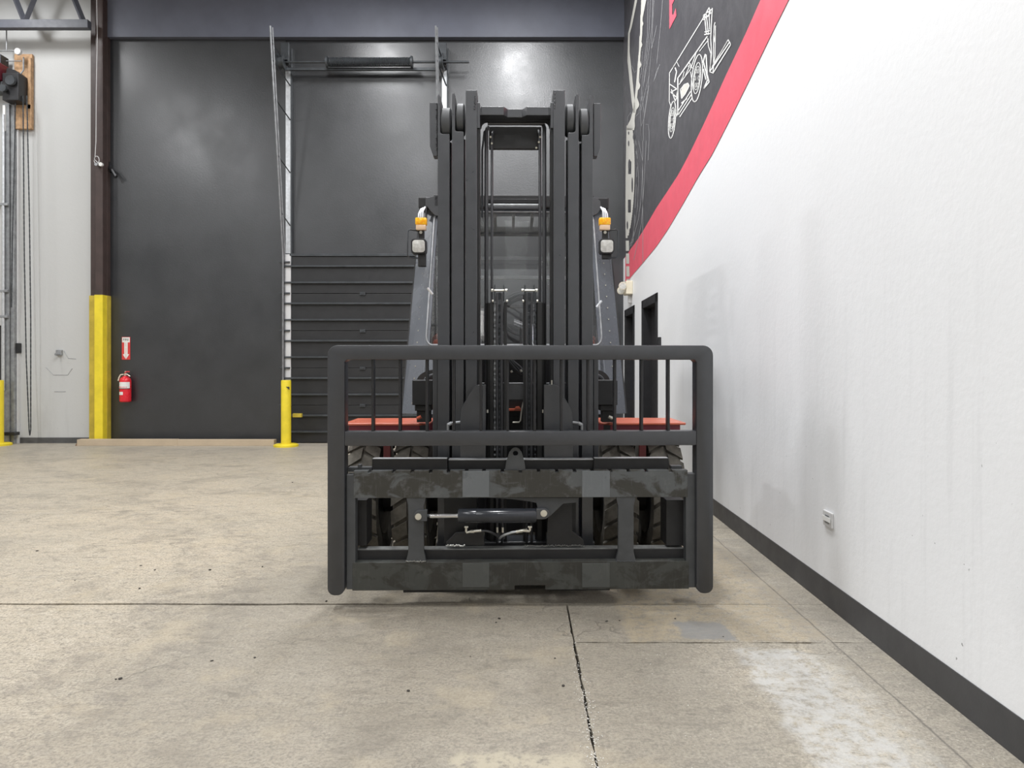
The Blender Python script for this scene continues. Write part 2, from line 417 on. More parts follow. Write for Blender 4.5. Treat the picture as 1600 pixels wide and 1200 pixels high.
# mural ----------------------------------------------------------------
inner = [(1189, 0), (1168, 48), (1133, 122), (1105, 184), (1078, 240), (1061, 272), (1044, 298), (1026.6, 324), (1015, 344), (1005, 361), (994, 378), (984.4, 391), (981, 397), (977.5, 401)]
outer = [(1233, 0), (1206, 54), (1175, 118), (1143, 183), (1114, 240), (1091.6, 276), (1068, 318), (1044, 358.6), (1026, 385), (1005, 410.6), (990, 428), (983, 437), (977.5, 444)]
def up(l):                     # carry the swoosh on above the frame, along its own slope on the wall
    A = RW(*l[0]); B = RW(*l[2]); dy = A[1]-B[1]; dz = A[2]-B[2]
    s = dz/dy; out = []
    y, z = A[1], A[2]
    while z < ZC-.3:
        y -= .15; z = z-.15*s; s *= 1.04
        out.append((y, z))
        if y < 1.6: s = min(s, -9)
    return out
ui = up(inner); uo = up(outer)
def wallpts(l, off): return [RW(a, b, off) for a, b in l]
def yz(l, off): return [(wx_(a)-off, a, b) for a, b in l]
zt = min(ui[-1][1], uo[-1][1])
fieldp = wallpts(inner, .002)
top = yz(ui[::-1], .002)
poly = top+fieldp+[(wx_(11.15)-.002, 11.15, fieldp[-1][2]), (wx_(11.15)-.002, 11.15, ui[-1][1])]
o = MB().poly(poly).build('mural_field', M['mural_grey'], wr); tag(o, 'charcoal mural background')
bm = MB(); A = yz(ui[::-1], .004)+wallpts(inner, .004); B = yz(uo[::-1], .004)+wallpts(outer, .004)
na, nb = len(A), len(B)
def resample(P, n):
    P = [Vector(p) for p in P]; L = [0]
    for a, b in zip(P, P[1:]): L.append(L[-1]+(b-a).length)
    out = []
    for i in range(n):
        t = L[-1]*i/(n-1); j = 0
        while j < len(L)-2 and L[j+1] < t: j += 1
        out.append(P[j].lerp(P[j+1], (t-L[j])/max(1e-9, L[j+1]-L[j])))
    return out
# join the two edges with quads: part above the frame, then part in view
for P, Q, n_ in ((yz(ui[::-1], .004)+[RW(*inner[0], .004)], yz(uo[::-1], .004)+[RW(*outer[0], .004)], 40), (wallpts(inner, .004), wallpts(outer, .004), 40)):
    P = resample(P, n_); Q = resample(Q, n_)
    for i in range(n_-1): bm.poly([P[i], P[i+1], Q[i+1], Q[i]])
tag(bm.build('mural_band', M['mural_red'], wr), 'curved red mural band')

def ribbon(m, pts, wd, off, closed=False):
    wd *= 1.15
    P = [Vector((a, b)) for a, b in pts]
    if closed: P.append(P[0])
    for a, b in zip(P, P[1:]):
        d = b-a
        if d.length < 1e-4: continue
        d.normalize(); t = Vector((-d.y, d.x))*wd/2; a2 = a-d*wd*.3; b2 = b+d*wd*.3
        m.poly([RW(*(a2-t), off), RW(*(b2-t), off), RW(*(b2+t), off), RW(*(a2+t), off)])
def z5(l): return [(940+a/5, b/5) for a, b in l]
m = MB()
for l, wd in (
    ([(535,570),(800,140)], 1.1), ([(535,570),(533,790),(545,830)], 1.0), ([(560,530),(590,480),(610,520)], .8),
    ([(600,610),(830,285)], 1.5), ([(610,660),(700,540),(745,410),(800,330)], 1.0),
    ([(620,640),(640,600),(650,560)], .8), ([(655,600),(690,520)], .9), ([(690,490),(720,540)], .9), ([(680,520),(700,500),(700,540)], .8),
    ([(600,610),(600,880),(590,905),(570,890)], 1.8), ([(540,660),(600,700),(590,760),(545,720),(600,690)], 1.4), ([(575,640),(590,560),(580,530)], 1.6), ([(550,700),(580,790),(600,740)], 1.3),
    ([(630,770),(620,700),(650,660),(680,650),(690,670),(660,730),(630,770)], 1.0),
    ([(600,870),(700,715)], 1.2), ([(605,895),(705,740)], 1.2), ([(615,912),(712,765)], 1.2), ([(630,805),(670,770)], 1.6),
    ([(800,140),(845,60),(855,90),(835,130),(800,130)], 1.2), ([(800,120),(870,70)], 1.1), ([(800,155),(860,100)], 1.1), ([(810,130),(825,270)], 1.3), ([(822,100),(840,270)], 1.2), ([(845,90),(850,230)], 1.0),
    ([(870,65),(858,300),(865,420),(850,560),(875,570),(880,520)], 1.2), ([(850,560),(1005,330)], 1.4), ([(875,572),(1012,352)], 1.4), ([(870,520),(995,310),(1012,340),(1012,355)], 1.1), ([(885,490),(990,320)], .9),
    ([(835,300),(840,360),(860,420),(855,520)], 1.1), ([(892,175),(885,200),(880,330),(880,500),(892,440),(895,200)], 1.0), ([(882,260),(890,330)], .8),
    ([(815,425),(800,480),(820,560),(835,620),(805,690),(845,640),(830,580),(822,430)], 1.6), ([(800,540),(820,620)], 1.4), ([(770,400),(840,310)], .9),
    ([(700,560),(720,700)], .8), ([(810,270),(850,262)], 1.6), ([(812,250),(850,240)], 1.2)):
    ribbon(m, z5(l), wd, .006)
def ell(cx, cy, rx, ry, tilt=0, n=28): 
    r = math.radians(tilt); return [(cx+math.cos(a)*rx*math.cos(r)-math.sin(a)*ry*math.sin(r), cy+math.cos(a)*rx*math.sin(r)+math.sin(a)*ry*math.cos(r)) for a in [2*PI*k/n for k in range(n)]]
for cx, cy, rx, ry, ti in ((750, 610, 40, 186, 6), (555, 935, 26, 145, 5)):
    for k, wd in ((1, 1.3), (.66, 1.0), (.50, .7)): ribbon(m, z5(ell(cx, cy, rx*k, ry*k, ti)), wd, .006, True)
    for k in range(6):
        a = k*PI/3; px, py = cx+rx*.34*math.cos(a)-0.1*ry*.3*math.sin(a)*.3, cy+ry*.34*math.sin(a)
        ribbon(m, z5(ell(px, py, rx*.13, ry*.09)), .7, .006, True)
tag(m.build('mural_drawing', M['mural_bright'], wr), 'white line drawing of a telescopic handler')
m = MB(); m.poly(wallpts(z5([(625,765),(620,720),(640,670),(675,645),(690,665),(680,700),(640,750)]), .0055)); m.build('mural_fill', M['mural_white'], wr)

def z7(l): return [(960+a/5.458, b/5.458) for a, b in l]
m = MB()
m.poly(wallpts(z7([(473,0),(473,250),(533,135),(528,68),(507,128),(497,122),(497,38),(520,-12),(520,-75),(497,-25),(497,-110),(530,-180),(530,-245),(473,-130)]), .006))
tag(m.build('mural_lettering', M['mural_red'], wr), 'red slanted mural letter')
# gear and its linkage, off white
m = MB()
def strip(Lp, Rp):
    for (a, b), (c_, d_) in zip(list(zip(Lp, Lp[1:])), list(zip(Rp, Rp[1:]))):
        m.poly([RW(*a, .006), RW(*b, .006), RW(*d_, .006), RW(*c_, .006)])
strip(z7([(178,-80),(178,0),(135,225),(120,285),(115,520),(150,860),(165,960)]), z7([(198,-80),(198,0),(152,225),(135,285),(133,440),(165,750),(185,960)]))
gl = [(232,-80),(232,0),(228,150),(222,300),(212,440),(190,700),(175,850),(158,960)]
gr = [(268,-80),(270,0),(262,60),(262,200),(252,300),(236,480),(214,700),(197,850),(185,960)]
strip(z7(gl), z7([(290,-80),(275,0),(245,150),(240,300),(228,440),(212,700),(195,850),(188,960)]))
for ty in (190, 370, 540, 720, 880):                       # scallops on the strand
    xx = 245-ty*.05; m.poly(wallpts(z7([(xx-10,ty-70),(xx+16,ty+10),(xx+10,ty+30),(xx-12,ty+60)]), .0062))
strip(z7([(158,955),(150,985),(140,1020),(112,1075),(108,1110)]), z7([(188,955),(180,985),(176,1030),(178,1075),(172,1110)]))
# the big gear: body strip with cut-outs left open
def gx(y): return 979.5-2.0*math.sin((y-200)/240*PI)*.8
ys = [196+ i*4 for i in range(62)]
for i in range(len(ys)-1):
    y0, y1 = ys[i], ys[i+1]; t = (y0-196)/244
    wl_ = gx(y0); wr_ = wl_+3+11*math.sin(min(1, t*1.25+.12)*PI)**.6 if t < .72 else wl_+5
    hole = any(abs(y0+2-h) < 12 for h in (262, 322))
    if t > .72 and (i % 5 == 4): continue
    if hole:
        m.poly([RW(wl_, y0, .006), RW(wl_, y1, .006), RW(wl_+4, y1, .006), RW(wl_+4, y0, .006)])
        m.poly([RW(wl_+8.5, y0, .006), RW(wl_+8.5, y1, .006), RW(wr_, y1, .006), RW(wr_, y0, .006)])
    else: m.poly([RW(wl_, y0, .006), RW(wl_, y1, .006), RW(wr_, y1, .006), RW(wr_, y0, .006)])
tag(m.build('mural_gear', M['mural_white'], wr), 'off white gear and linkage')
m = MB()                                                     # teeth gaps: charcoal notches over the gear
for yy, x_, w_, h_ in ((214, 991, 3.2, 8), (231, 993.6, 3.4, 10), (254, 995.4, 3, 15), (283, 996, 3, 14), (309, 995.6, 3.2, 12), (331, 993.6, 3.4, 13), (350, 990, 3.2, 12), (366, 987.6, 3, 8),
                        (224, 983, 2.0, 9), (258, 984.2, 4.2, 19), (289, 988.6, 2.6, 24), (323, 984.0, 4.2, 19), (352, 981, 2.2, 13), (362, 985, 2, 10), (208, 983, 2, 5)):
    m.poly([RW(x_+w_/2*math.cos(2*PI*k/14), yy+h_/2*math.sin(2*PI*k/14), .0075) for k in range(14)])
m.build('mural_gear_cutout', M['mural_grey'], wr)
m = MB()
for l in ([(285,-40),(290,0),(285,300),(240,700),(225,960),(235,1200)], [(310,-40),(310,0),(300,260),(270,560),(240,820),(215,950)], [(335,-40),(340,0),(320,420),(290,760),(255,1000),(250,1200)], [(330,-40),(325,200),(290,500),(240,800),(255,960)],
          [(415,-60),(415,0),(395,250),(365,540)], [(390,550),(340,695)], [(392,552),(365,600),(340,695)], [(365,220),(320,420),(300,640),(230,940)], [(240,440),(235,600),(215,700)], [(150,560),(175,620),(190,600)], [(215,960),(170,1010),(140,960),(115,1000),(118,1060)],
          [(270,1060),(292,1060),(300,1120),(300,1200)], [(235,1200),(230,1080),(260,1000),(300,730)]):
    ribbon(m, z7(l), .55, .005)
def z6(l): return [(940+a/4.617, 220+b/4.617) for a, b in l]
for l in ([(270,0),(300,150),(290,400),(270,560),(215,760)], [(300,0),(300,880)], [(325,0),(310,300),(290,600),(235,860)], [(345,0),(340,140)], [(250,0),(270,250),(262,480),(225,700),(200,780)], [(235,20),(262,120),(250,380),(240,560),(230,730),(205,740)]):
    ribbon(m, z6(l), .6, .0052)
m.build('mural_fine_lines', M['mural_thin'], wr)

# remaining shell
struct(MB().box(XL-.2, XL, YF, YB+.2, 0, ZC).build('wall_left', M['wplain']))
struct(MB().box(XL-.2, 1.9, YF-.2, YF, 0, ZC).build('wall_front', M['wplain']))
struct(MB().box(XL-.2, 1.9, YF-.2, YB+.2, ZC, ZC+.1).build('ceiling', M['ceil']), 'pale ribbed roof deck')

# roof truss over the white wall
m = MB(); Yt = 10.75
def tp(px, py): return BW(px, py, Yt)
z0 = tp(0, 43)[1]; z1 = tp(0, 30)[1]
m.box(XL, -6.75, Yt, Yt+.10, z0, z1, .004)
m.box(XL, -6.75, Yt, Yt+.10, 7.75, 7.88, .004)
x = -6.75; i = 0
while x > -15.5:
    a = Vector((x-.10, Yt+.05, z1)); b = Vector((x-.55, Yt+.05, 7.75)); c2 = Vector((x-1.0, Yt+.05, z1))
    m.tube([a, b], .045, 4); m.tube([b, c2], .045, 4); x -= .92
struct(m.build('roof_truss', M['truss']), 'grey steel roof truss at the top left')
tr2 = bpy.data.objects['roof_truss']

# brown / yellow column
xl, xr = BW(141.5, 0, 11.04)[0], BW(167.5, 0, 11.04)[0]
xm0, xm1 = BW(149, 0, 10.93)[0], BW(160.5, 0, 10.93)[0]
zy = BW(0, 461, 10.95)[1]
colm = MB().box(xl, xr, 11.04, 11.13, 0, ZC-.05, .004).box(xm0, xm1, 10.93, 11.04, 0, ZC-.05, .004).build('steel_column', M['brown'])
struct(colm, 'brown steel column with a yellow lower guard')
yg = MB().box(xl-.012, xm0, 11.02, 11.13, 0, zy, .004).box(xm1, xr+.01, 11.02, 11.13, 0, zy, .004).build('guard_side', M['yellow_side'], colm)  # shade of the side faces put into a darker yellow
MB().box(xm0-.008, xm1+.008, 10.915, 11.04, 0, zy, .004).build('guard_face', M['yellow'], colm)
m = MB(); xs = BW(164, 0, 11.02)[0]
m.box(xs-.01, xs+.012, 11.0, 11.04, zy, 6.4); m.build('conduit_strip', M['dkgalv'], colm)

# ================================================================== BACKGROUND THINGS
# sectional dock door ---------------------------------------------------
dx0, dx1 = BW(456.5, 0)[0], BW(690, 0)[0]
dk = empty('dock_door', ((dx0+dx1)/2, YB-.05, 0))
tag(dk, 'closed black sectional dock door behind the forklift', 'door')
ox, oy = dk.location.x, dk.location.y
h = (691-401.4)/5/ (F/YB)
zb = BW(0, 691.2)[1]; zb = max(zb, .012)
for k in range(5):
    za = zb+k*h
    m = MB().box(dx0-ox, dx1-ox, .0, .045, za+.004, za+h-.004, .003)
    sec = m.build('door_section', M['dock'], dk)
    for dz in (h-15.6/96.8, h-41/96.8):
        MB().box(dx0-.14-ox, dx1-ox, -.045, 0, za+dz-.016, za+dz+.012, .004).build('rib', M['track'], sec)
    if k < 4:
        hx = BW(568, 0)[0]-ox
        MB().box(hx-.045, hx+.045, -.022, 0, za+h-.03, za+h+.02, .003).box(hx-.02, hx+.02, -.03, 0, za+h-.012, za+h+.012).build('hinge', M['track'], sec)
MB().box(dx0-.02-ox, dx1+.02-ox, -.02, .045, zb+5*h, zb+5*h+.04, .003).build('top_rail', M['track'], dk)
for s_, xx in ((-1, dx0), (1, dx1)):
    m = MB(); a, b = (BW(448, 0)[0], BW(456.5, 0)[0]) if s_ < 0 else (dx1, dx1+.09)
    jm = m.box(a-ox, b-ox, -.02, .045, zb, zb+5*h+.03, .003).build('jamb_strip', M['plate'], dk)
    m = MB()
    for k in range(6):
        zz = min(zb+k*h, zb+5*h-.1); xx2 = (a if s_ < 0 else b)-ox
        m.box(xx2-.09 if s_ < 0 else xx2-.05, xx2+.08, -.05, -.02, zz-.012, zz+.014, .003); m.cyl((xx2-.06, -.035, zz), (xx2-.02, -.035, zz), .025, n=10)
    m.build('roller_bracket', M['track'], jm)
# tracks leaning off the wall, one each side
def lift_track(xc, lab, first):
    t = empty('door_track', (xc, YB-.1, 0)); tag(t, lab, 'track', 'lift door tracks')
    zt_, zk = 6.40, 3.0; yl = 10.48-(YB-.1); 
    m = MB(); m.tube([(0, -.02, .02), (0, -.02, zk), (0, yl, zt_)], .014, 4); m.tube([(.018, 0.03, .02), (.018, 0.03, zk), (.018, yl+.05, zt_)], .010, 4)
    m.build('guide_rail', M['dkgalv'], t)
    m = MB(); m.box(.02, .10, .05, .075, zk+.05, 6.02, .003); m.build('mounting_angle', M['galv'], t)
    m = MB(); m.box(.10, .125, .04, .095, zk-.2, 6.35, .003); m.build('wall_angle', M['track'], t)
    for zz in (3.6, 4.45, 5.3, 5.85, 6.1):
        yy = yl*(zz-zk)/(zt_-zk)
        MB().tube([(0, yy, zz+.08), (.09, .05, zz-.10)], .012, 4).build('strut', M['track'], t)
    return t
lift_track(BW(446, 0)[0], 'galvanised lift track left of the dock door, behind the yellow bollard', 1)
lift_track(BW(689, 0)[0], 'galvanised lift track right of the dock door, behind the forklift mast', 0)
# torsion shaft
yS = 10.9; sx0 = BW(424, 0, yS)[0]; sx1 = BW(733, 0, yS)[0]; zS = BW(0, 97, yS)[1]
ts = empty('torsion_shaft', ((sx0+sx1)/2, yS, zS)); tag(ts, 'dark torsion shaft and spring above the dock door', 'door spring')
ox = ts.location.x
MB().cyl((sx0+.2-ox, 0, 0), (sx1-ox, 0, 0), .018, n=12).build('shaft', M['track'], ts, True)
MB().box(sx0+.2-ox, BW(683, 0, yS)[0]-ox, .06, .10, -.10, -.06).build('mounting_rail', M['track'], ts)
m = MB(); a, b = BW(513, 0, yS)[0]-ox, BW(642, 0, yS)[0]-ox
pts = []; N_ = 55
for i in range(N_*10+1):
    t = i/10; pts.append((a+(b-a)*t/N_, math.cos(2*PI*t)*.065, math.sin(2*PI*t)*.065))
m.tube(pts, .0105, 4); m.build('spring', M['track'], ts, True)
MB().cyl((a-.03, 0, 0), (a, 0, 0), .09, n=20).cyl((b, 0, 0), (b+.03, 0, 0), .09, n=20).build('spring_cone', M['track'], ts, True)
for px in (440, 687):
    xd = BW(px, 0, yS)[0]-ox
    m = MB(); m.lathe([(0, -.06), (.13, -.06), (.13, -.045), (.10, -.035), (.095, .035), (.13, .045), (.13, .06), (0, .06)], (xd, 0, 0), 'x', 22)
    m.build('cable_drum', M['track'], ts, True)
    MB().box(xd-.03, xd+.10, .04, .10, -.02, .33, .004).box(xd+.02, xd+.10, -.05, .1, .02, .04).build('bearing_plate', M['track'], ts)

# bollards --------------------------------------------------------------
def bollard(px, lab, pyb, arm):
    s = (pyb-CY)/CH; Y = F/s; X = (px-CX)/s
    r = 7.6/s; hgt = CH+(CY-594)/s
    t = empty('bollard', (X, Y, 0)); tag(t, lab, 'bollard', 'yellow safety bollards')
    MB().lathe([(0, .035), (r, .035), (r, hgt-.02), (r*.93, hgt), (0, hgt)], n=28).build('post', M['yellow'], t, True)
    MB().lathe([(0, 0), (.185, 0), (.185, .028), (.16, .04), (r, .045), (0, .045)], n=32).build('base_plate', M['yellow'], t, True)
    if arm:
        MB().box(r-.01, r+.13, .10, .16, .44, .50, .004).build('side_stub', M['yellow_side'], t)
        MB().prism([(.0, 0), (.055, 0), (.055, -.05)], 'y', 0, .002).build('black_mark', M['ink'], t, loc=(.022, -r*1.0, hgt-.10))
    return t
bollard(447, 'yellow steel bollard on a round base beside the dock door', 697.5, True)
bollard(-3, 'yellow bollard cut off by the left edge of the photo', 696, False)

# cardboard lying along the wall
xa, xb = BW(124, 0, 10.80)[0], BW(430, 0, 10.80)[0]
t = empty('cardboard_carton', ((xa+xb)/2, 10.80, 0)); tag(t, 'long flat brown cardboard carton lying along the black wall', 'box')
hw = (xb-xa)/2
MB().box(-hw, .0, -.06, .06, 0, .098, .003).build('carton_half', M['card'], t)
MB().box(.004, hw, -.058, .06, 0, .094, .003).build('carton_half', M['card'], t)
MB().prism([(-.06, 0), (.06, 0), (.06, .098), (.0, .06)], 'x', -hw-.03, -hw).build('open_flap', M['card_edge'], t)
MB().box(-.03, .03, -.0625, -.06, 0, .098).build('packing_tape', M['card'], t)

# fire extinguisher and its sign ----------------------------------------
yE = YB-.11; Xe, _ = BW(196, 0, yE); s = F/yE
zb_ = CH+(CY-628)/s; zt2 = CH+(CY-588)/s; r = 8.2/s
t = empty('fire_extinguisher', (Xe, yE, zb_)); tag(t, 'red fire extinguisher with white label hanging on the black wall', 'extinguisher')
H = zt2-zb_
MB().lathe([(0, 0), (r*.85, 0), (r, .015), (r, H-.07), (r*.85, H-.03), (r*.4, H), (.02, H+.01), (0, H+.01)], n=28).build('cylinder', M['red'], t, True)
def arc_band(z0, z1, rr, a0, a1, mt, nm):
    m = MB(); n_ = 14
    for i in range(n_):
        A0 = math.radians(a0+(a1-a0)*i/n_); A1 = math.radians(a0+(a1-a0)*(i+1)/n_)
        m.poly([(math.sin(A0)*rr, -math.cos(A0)*rr, z0), (math.sin(A1)*rr, -math.cos(A1)*rr, z0), (math.sin(A1)*rr, -math.cos(A1)*rr, z1), (math.sin(A0)*rr, -math.cos(A0)*rr, z1)])
    return m.build(nm, mt, t)
arc_band(H-.19, H-.09, r+.001, -80, 75, M['white'], 'label')
arc_band(H-.20, H-.192, r+.003, -90, 90, M['blackplastic'], 'strap')
arc_band(H-.295, H-.245, r+.001, -70, 5, M['white'], 'inspection_tag')
m = MB()
for k in range(7):
    a = math.radians(-45+k*14); zz = H-.15+.028*((k*3) % 3-1); m.box(math.sin(a)*(r+.0015)-.006, math.sin(a)*(r+.0015)+.006, -math.cos(a)*(r+.003)-.001, -math.cos(a)*(r+.003)+.004, zz, zz+.012)
m.build('label_print', M['signred'], t)
m = MB(); m.cyl((0, 0, H), (0, 0, H+.045), .022, n=12); m.cyl((0, 0, H+.05), (0, 0, H+.085), .012, n=10); m.build('valve', M['zinc'], t, True)
m = MB(); m.tube([(0, -.02, H+.03), (.04, -.03, H+.035), (.095, -.035, H+.0)], .009, 6); m.build('lever', M['zinc'], t, True)
m = MB(); m.tube([(0, -.02, H+.05), (.04, -.03, H+.075), (.085, -.035, H+.075)], .009, 6); m.build('handle', M['signred'], t, True)
m = MB(); m.tube([(-.02, -.02, H+.03), (-.06, -.03, H+.025), (-.085, -.03, H-.02), (-.095, -.035, H-.07)], .010, 8); m.build('hose', M['cream'], t, True)
MB().box(-.03, .03, .06, .083, H*.35, H*.55).build('wall_bracket', M['dkgalv'], t)

def text_mesh(txt, size, mt, parent, loc, rot=(PI/2, 0, 0), name='lettering', extr=.0006):
    cu = bpy.data.curves.new('txt', 'FONT'); cu.body = txt; cu.size = size; cu.align_x = 'CENTER'; cu.align_y = 'CENTER'; cu.extrude = extr; cu.resolution_u = 2
    ob = bpy.data.objects.new('txt', cu); COL.objects.link(ob)
    dg = bpy.context.evaluated_depsgraph_get(); me = bpy.data.meshes.new_from_object(ob.evaluated_get(dg))
    bpy.data.objects.remove(ob); me.materials.clear(); me.materials.append(mt)
    o = bpy.data.objects.new(name, me); COL.objects.link(o); o.parent = parent; o.location = loc; o.rotation_euler = rot; return o
yS2 = YB-.03; a = BW(190.5, 562, yS2); b = BW(203.5, 526.5, yS2)
cx, cz = (a[0]+b[0])/2, (a[1]+b[1])/2; hw, hh_ = (b[0]-a[0])/2, (b[1]-a[1])/2
t = empty('fire_sign', (cx, yS2, cz)); tag(t, 'red and white arrow sign above the fire extinguisher', 'sign')
MB().box(-hw, hw, -.003, .003, -hh_, hh_).build('sign_board', M['signred'], t)
MB().box(-hw+.006, hw-.006, -.0042, -.003, hh_*.52, hh_-.006).build('white_panel', M['white'], t)
MB().prism([(-.027, hh_*.52), (.027, hh_*.52), (.027, -hh_*.52), (.052, -hh_*.52), (0, -hh_+.006), (-.052, -hh_*.52), (-.027, -hh_*.52)], 'y', -.0042, -.003).build('arrow', M['white'], t)
text_mesh('FIRE', .052, M['ink'], t, (0, -.0048, hh_*.75))
for k, ch in enumerate('EXTINGUISHER'): text_mesh(ch, .022, M['signred'], t, (0, -.0048, hh_*.42-k*.0222))

# cord hanging down the column, small black hook on the black wall
m = MB(); y_ = 10.88
def c3(px, py, Y): a = BW(px, py, Y); return (a[0], Y, a[1])
pts = [c3(151, -10, y_), c3(152, 60, y_), c3(150.5, 140, y_), c3(150, 220, y_), c3(148.5, 245, y_)]
lp = [c3(151+4*math.cos(a), 250+6*math.sin(a), y_) for a in [PI+k*.5 for k in range(14)]]
m.tube(pts+lp+[c3(155, 256, y_)], .006, 6)
o = m.build('hanging_cord', M['plate'], None, True); tag(o, 'thin pale cord with coiled end hanging down the brown column', 'cord')
p = Vector(c3(158, 257, y_)); MB().lathe([(0, -.02), (.03, -.02), (.03, .02), (.018, .035), (0, .035)], p, 'y', 14).build('white_plug', M['white'], o, True)
p = Vector(c3(151, 257, y_)); MB().lathe([(0, -.02), (.025, -.02), (.025, .02), (0, .02)], p, 'y', 14).build('socket_end', M['dkgalv'], o, True)
m = MB(); m.tube([c3(170, 262, 11.08), c3(176, 266, 11.04), c3(182, 276, 11.0)], .025, 6); m.box(-6.68, -6.60, 11.08, 11.135, BW(0, 266)[1]-.04, BW(0, 258)[1]+.03)
tag(m.build('wall_bracket', M['blackplastic'], None), 'small black bracket on the black wall beside the brown column', 'bracket')

# left overhead door hardware --------------------------------------------
t = empty('overhead_door_track', (BW(13, 0, 11.0)[0], 11.0, 0)); tag(t, 'galvanised vertical door track at the left edge of the white wall', 'track')
ox, oy = t.location.x, 11.0
def lx(px): return BW(px, 0, 11.0)[0]-ox
def lz(py): return BW(0, py, 11.0)[1]
MB().box(lx(4), lx(14), .0, .06, .0, lz(162), .004).build('track_channel', M['dkgalv'], t)
MB().box(lx(14.5), lx(20), .03, .12, .0, lz(162), .004).build('wall_angle', M['dkgalv'], t)
MB().cyl((lx(7.5), -.03, lz(610)), (lx(7.5), -.03, lz(180)), .02, n=10).build('conduit', M['galv'], t, True)
MB().box(lx(5.5), lx(9.5), -.02, 0, lz(205), lz(165)).build('bright_plate', M['white'], t)
MB().box(lx(6), lx(27), -.06, .06, lz(680), lz(675), .005).build('rubber_stop', M['blackplastic'], t)
MB().box(lx(20.3), lx(22.8), .08, .13, 0, lz(180)).build('trim_strip', M['plate'], t)
for zz in (lz(320), lz(455), lz(495)): MB().box(lx(3), lx(15), -.05, .0, zz-.02, zz+.02, .004).build('clamp', M['dkgalv'], t)

t = empty('door_operator', (BW(34, 0, 11.05)[0], 11.05, lz(142))); tag(t, 'chain hoist door operator with a maroon motor on a plywood board', 'door operator')
ox, oz = t.location.x, t.location.z
def qx(px, Y=11.05): return BW(px, 0, Y)[0]-ox
def qz(py, Y=11.05): return BW(0, py, Y)[1]-oz
MB().box(qx(20), qx(48), .03, .07, qz(201), qz(83), .003).build('plywood_board', M['wood'], t)
MB().box(qx(43), qx(48), .0, .03, qz(170), qz(90), .003).box(qx(20), qx(48.5), .0, .03, qz(201), qz(163), .003).build('timber_block', M['wood'], t)
m = MB().box(qx(18), qx(43), -.20, .03, qz(164), qz(122), .01); m.prism([(qx(20), qz(122)), (qx(42), qz(122)), (qx(35), qz(116)), (qx(22), qz(112))], 'y', -.15, 0); m.build('gear_housing', M['blackplastic'], t)
m = MB(); m.lathe([(0, -.25), (.075, -.25), (.085, -.235), (.085, -.215), (.06, -.20), (0, -.20)], (qx(33), 0, qz(135)), 'y', 20); m.lathe([(0, -.28), (.055, -.28), (.06, -.25), (.03, -.2), (0, -.2)], (qx(24), 0, qz(148)), 'y', 16); m.build('sprocket', M['track'], t, True)
m = MB().box(qx(-6), qx(16.5), -.32, -.02, qz(133), qz(107), .012); m.build('motor', M['maroon'], t)
MB().box(qx(-6), qx(18), -.20, 0, qz(150), qz(135), .01).box(qx(0), qx(14), -.18, 0, qz(107), qz(92), .01).build('motor_mount', M['track'], t)
m = MB(); m.cyl((qx(-4), -.10, qz(84)), (qx(34), -.10, qz(84)), .010, n=8); m.cyl((qx(14), -.06, qz(98)), (qx(38), -.06, qz(98)), .008, n=8); m.cyl((qx(16), -.08, qz(84)), (qx(16), -.08, qz(50)), .009, n=8)
m.tube([(qx(41), -.06, qz(92)), (qx(41), -.06, qz(112)), (qx(36), -.06, qz(119))], .012, 6); m.build('conduit', M['dkgalv'], t, True)
MB().lathe([(0, -.14), (.05, -.14), (.052, -.10), (0, -.10)], (qx(37), 0, qz(86)), 'y', 18).build('junction_box', M['plate'], t, True)
# hand chain loops
def chain(m, pts, r=.009, pitch=.042, w=.006):
    P = resample(pts, max(2, int(sum((Vector(b)-Vector(a)).length for a, b in zip(pts, pts[1:]))/pitch)))
    for i, (a, b) in enumerate(zip(P, P[1:])):
        d = b-a; L = d.length*1.2; mid = (a+b)/2
        Mx = Matrix.Translation(mid) @ d.to_track_quat('Z', 'Y').to_matrix().to_4x4() @ Matrix.Rotation(PI/2*(i % 2), 4, 'Z')
        m.box(-r, r, -w/2, w/2, -L/2, L/2, 0, M=Mx)
m = MB(); yc = 10.93
chain(m, [c3(36, 150, yc), c3(38, 400, yc), c3(41, 560, yc), c3(45.5, 672, yc), c3(46.5, 680, yc), c3(48, 672, yc), c3(48, 500, yc), c3(46, 340, yc), c3(42, 150, yc)])
o = m.build('hand_chain', M['track']); tag(o, 'long looped steel hand chain hanging from the door operator', 'chain')
m = MB(); chain(m, [c3(24.5, 150, yc), c3(23, 220, yc), c3(19, 400, yc), c3(18, 480, yc)], .008, .04, .006)
o = m.build('pull_cord', M['track']); tag(o, 'thin dark cord hanging left of the looped hand chain', 'cord')
xx, zz = BW(27.5, 544, 11.1)
o = MB().box(xx-.045, xx+.045, 11.06, 11.13, zz-.08, zz+.08, .008).build('control_station', M['blackplastic']); tag(o, 'black three button control box on the white back wall', 'switch')
for k in range(3): MB().cyl((xx-.018, 11.06, zz+.045-k*.045), (xx-.018, 11.052, zz+.045-k*.045), .012, n=10).build('button', M['plate'], o, True)
xx, zz = BW(92, 551, 11.1)
o = MB().box(xx-.045, xx+.045, 11.09, 11.13, zz-.045, zz+.045, .006).cyl((xx, 11.02, zz-.03), (xx, 11.1, zz-.03), .02, n=10).build('wall_bracket', M['dkgalv']); tag(o, 'small grey bracket stub on the white back wall', 'bracket')
m = MB()
for l in ([(72,574),(84,586),(106,586),(113,576)], [(100,548),(107,560),(119,561)], [(85,612),(103,612)]):
    m.tube([c3(a, b, 11.131) for a, b in l], .006, 4)
m.build('wall_scar', M['dkgalv'], wl)

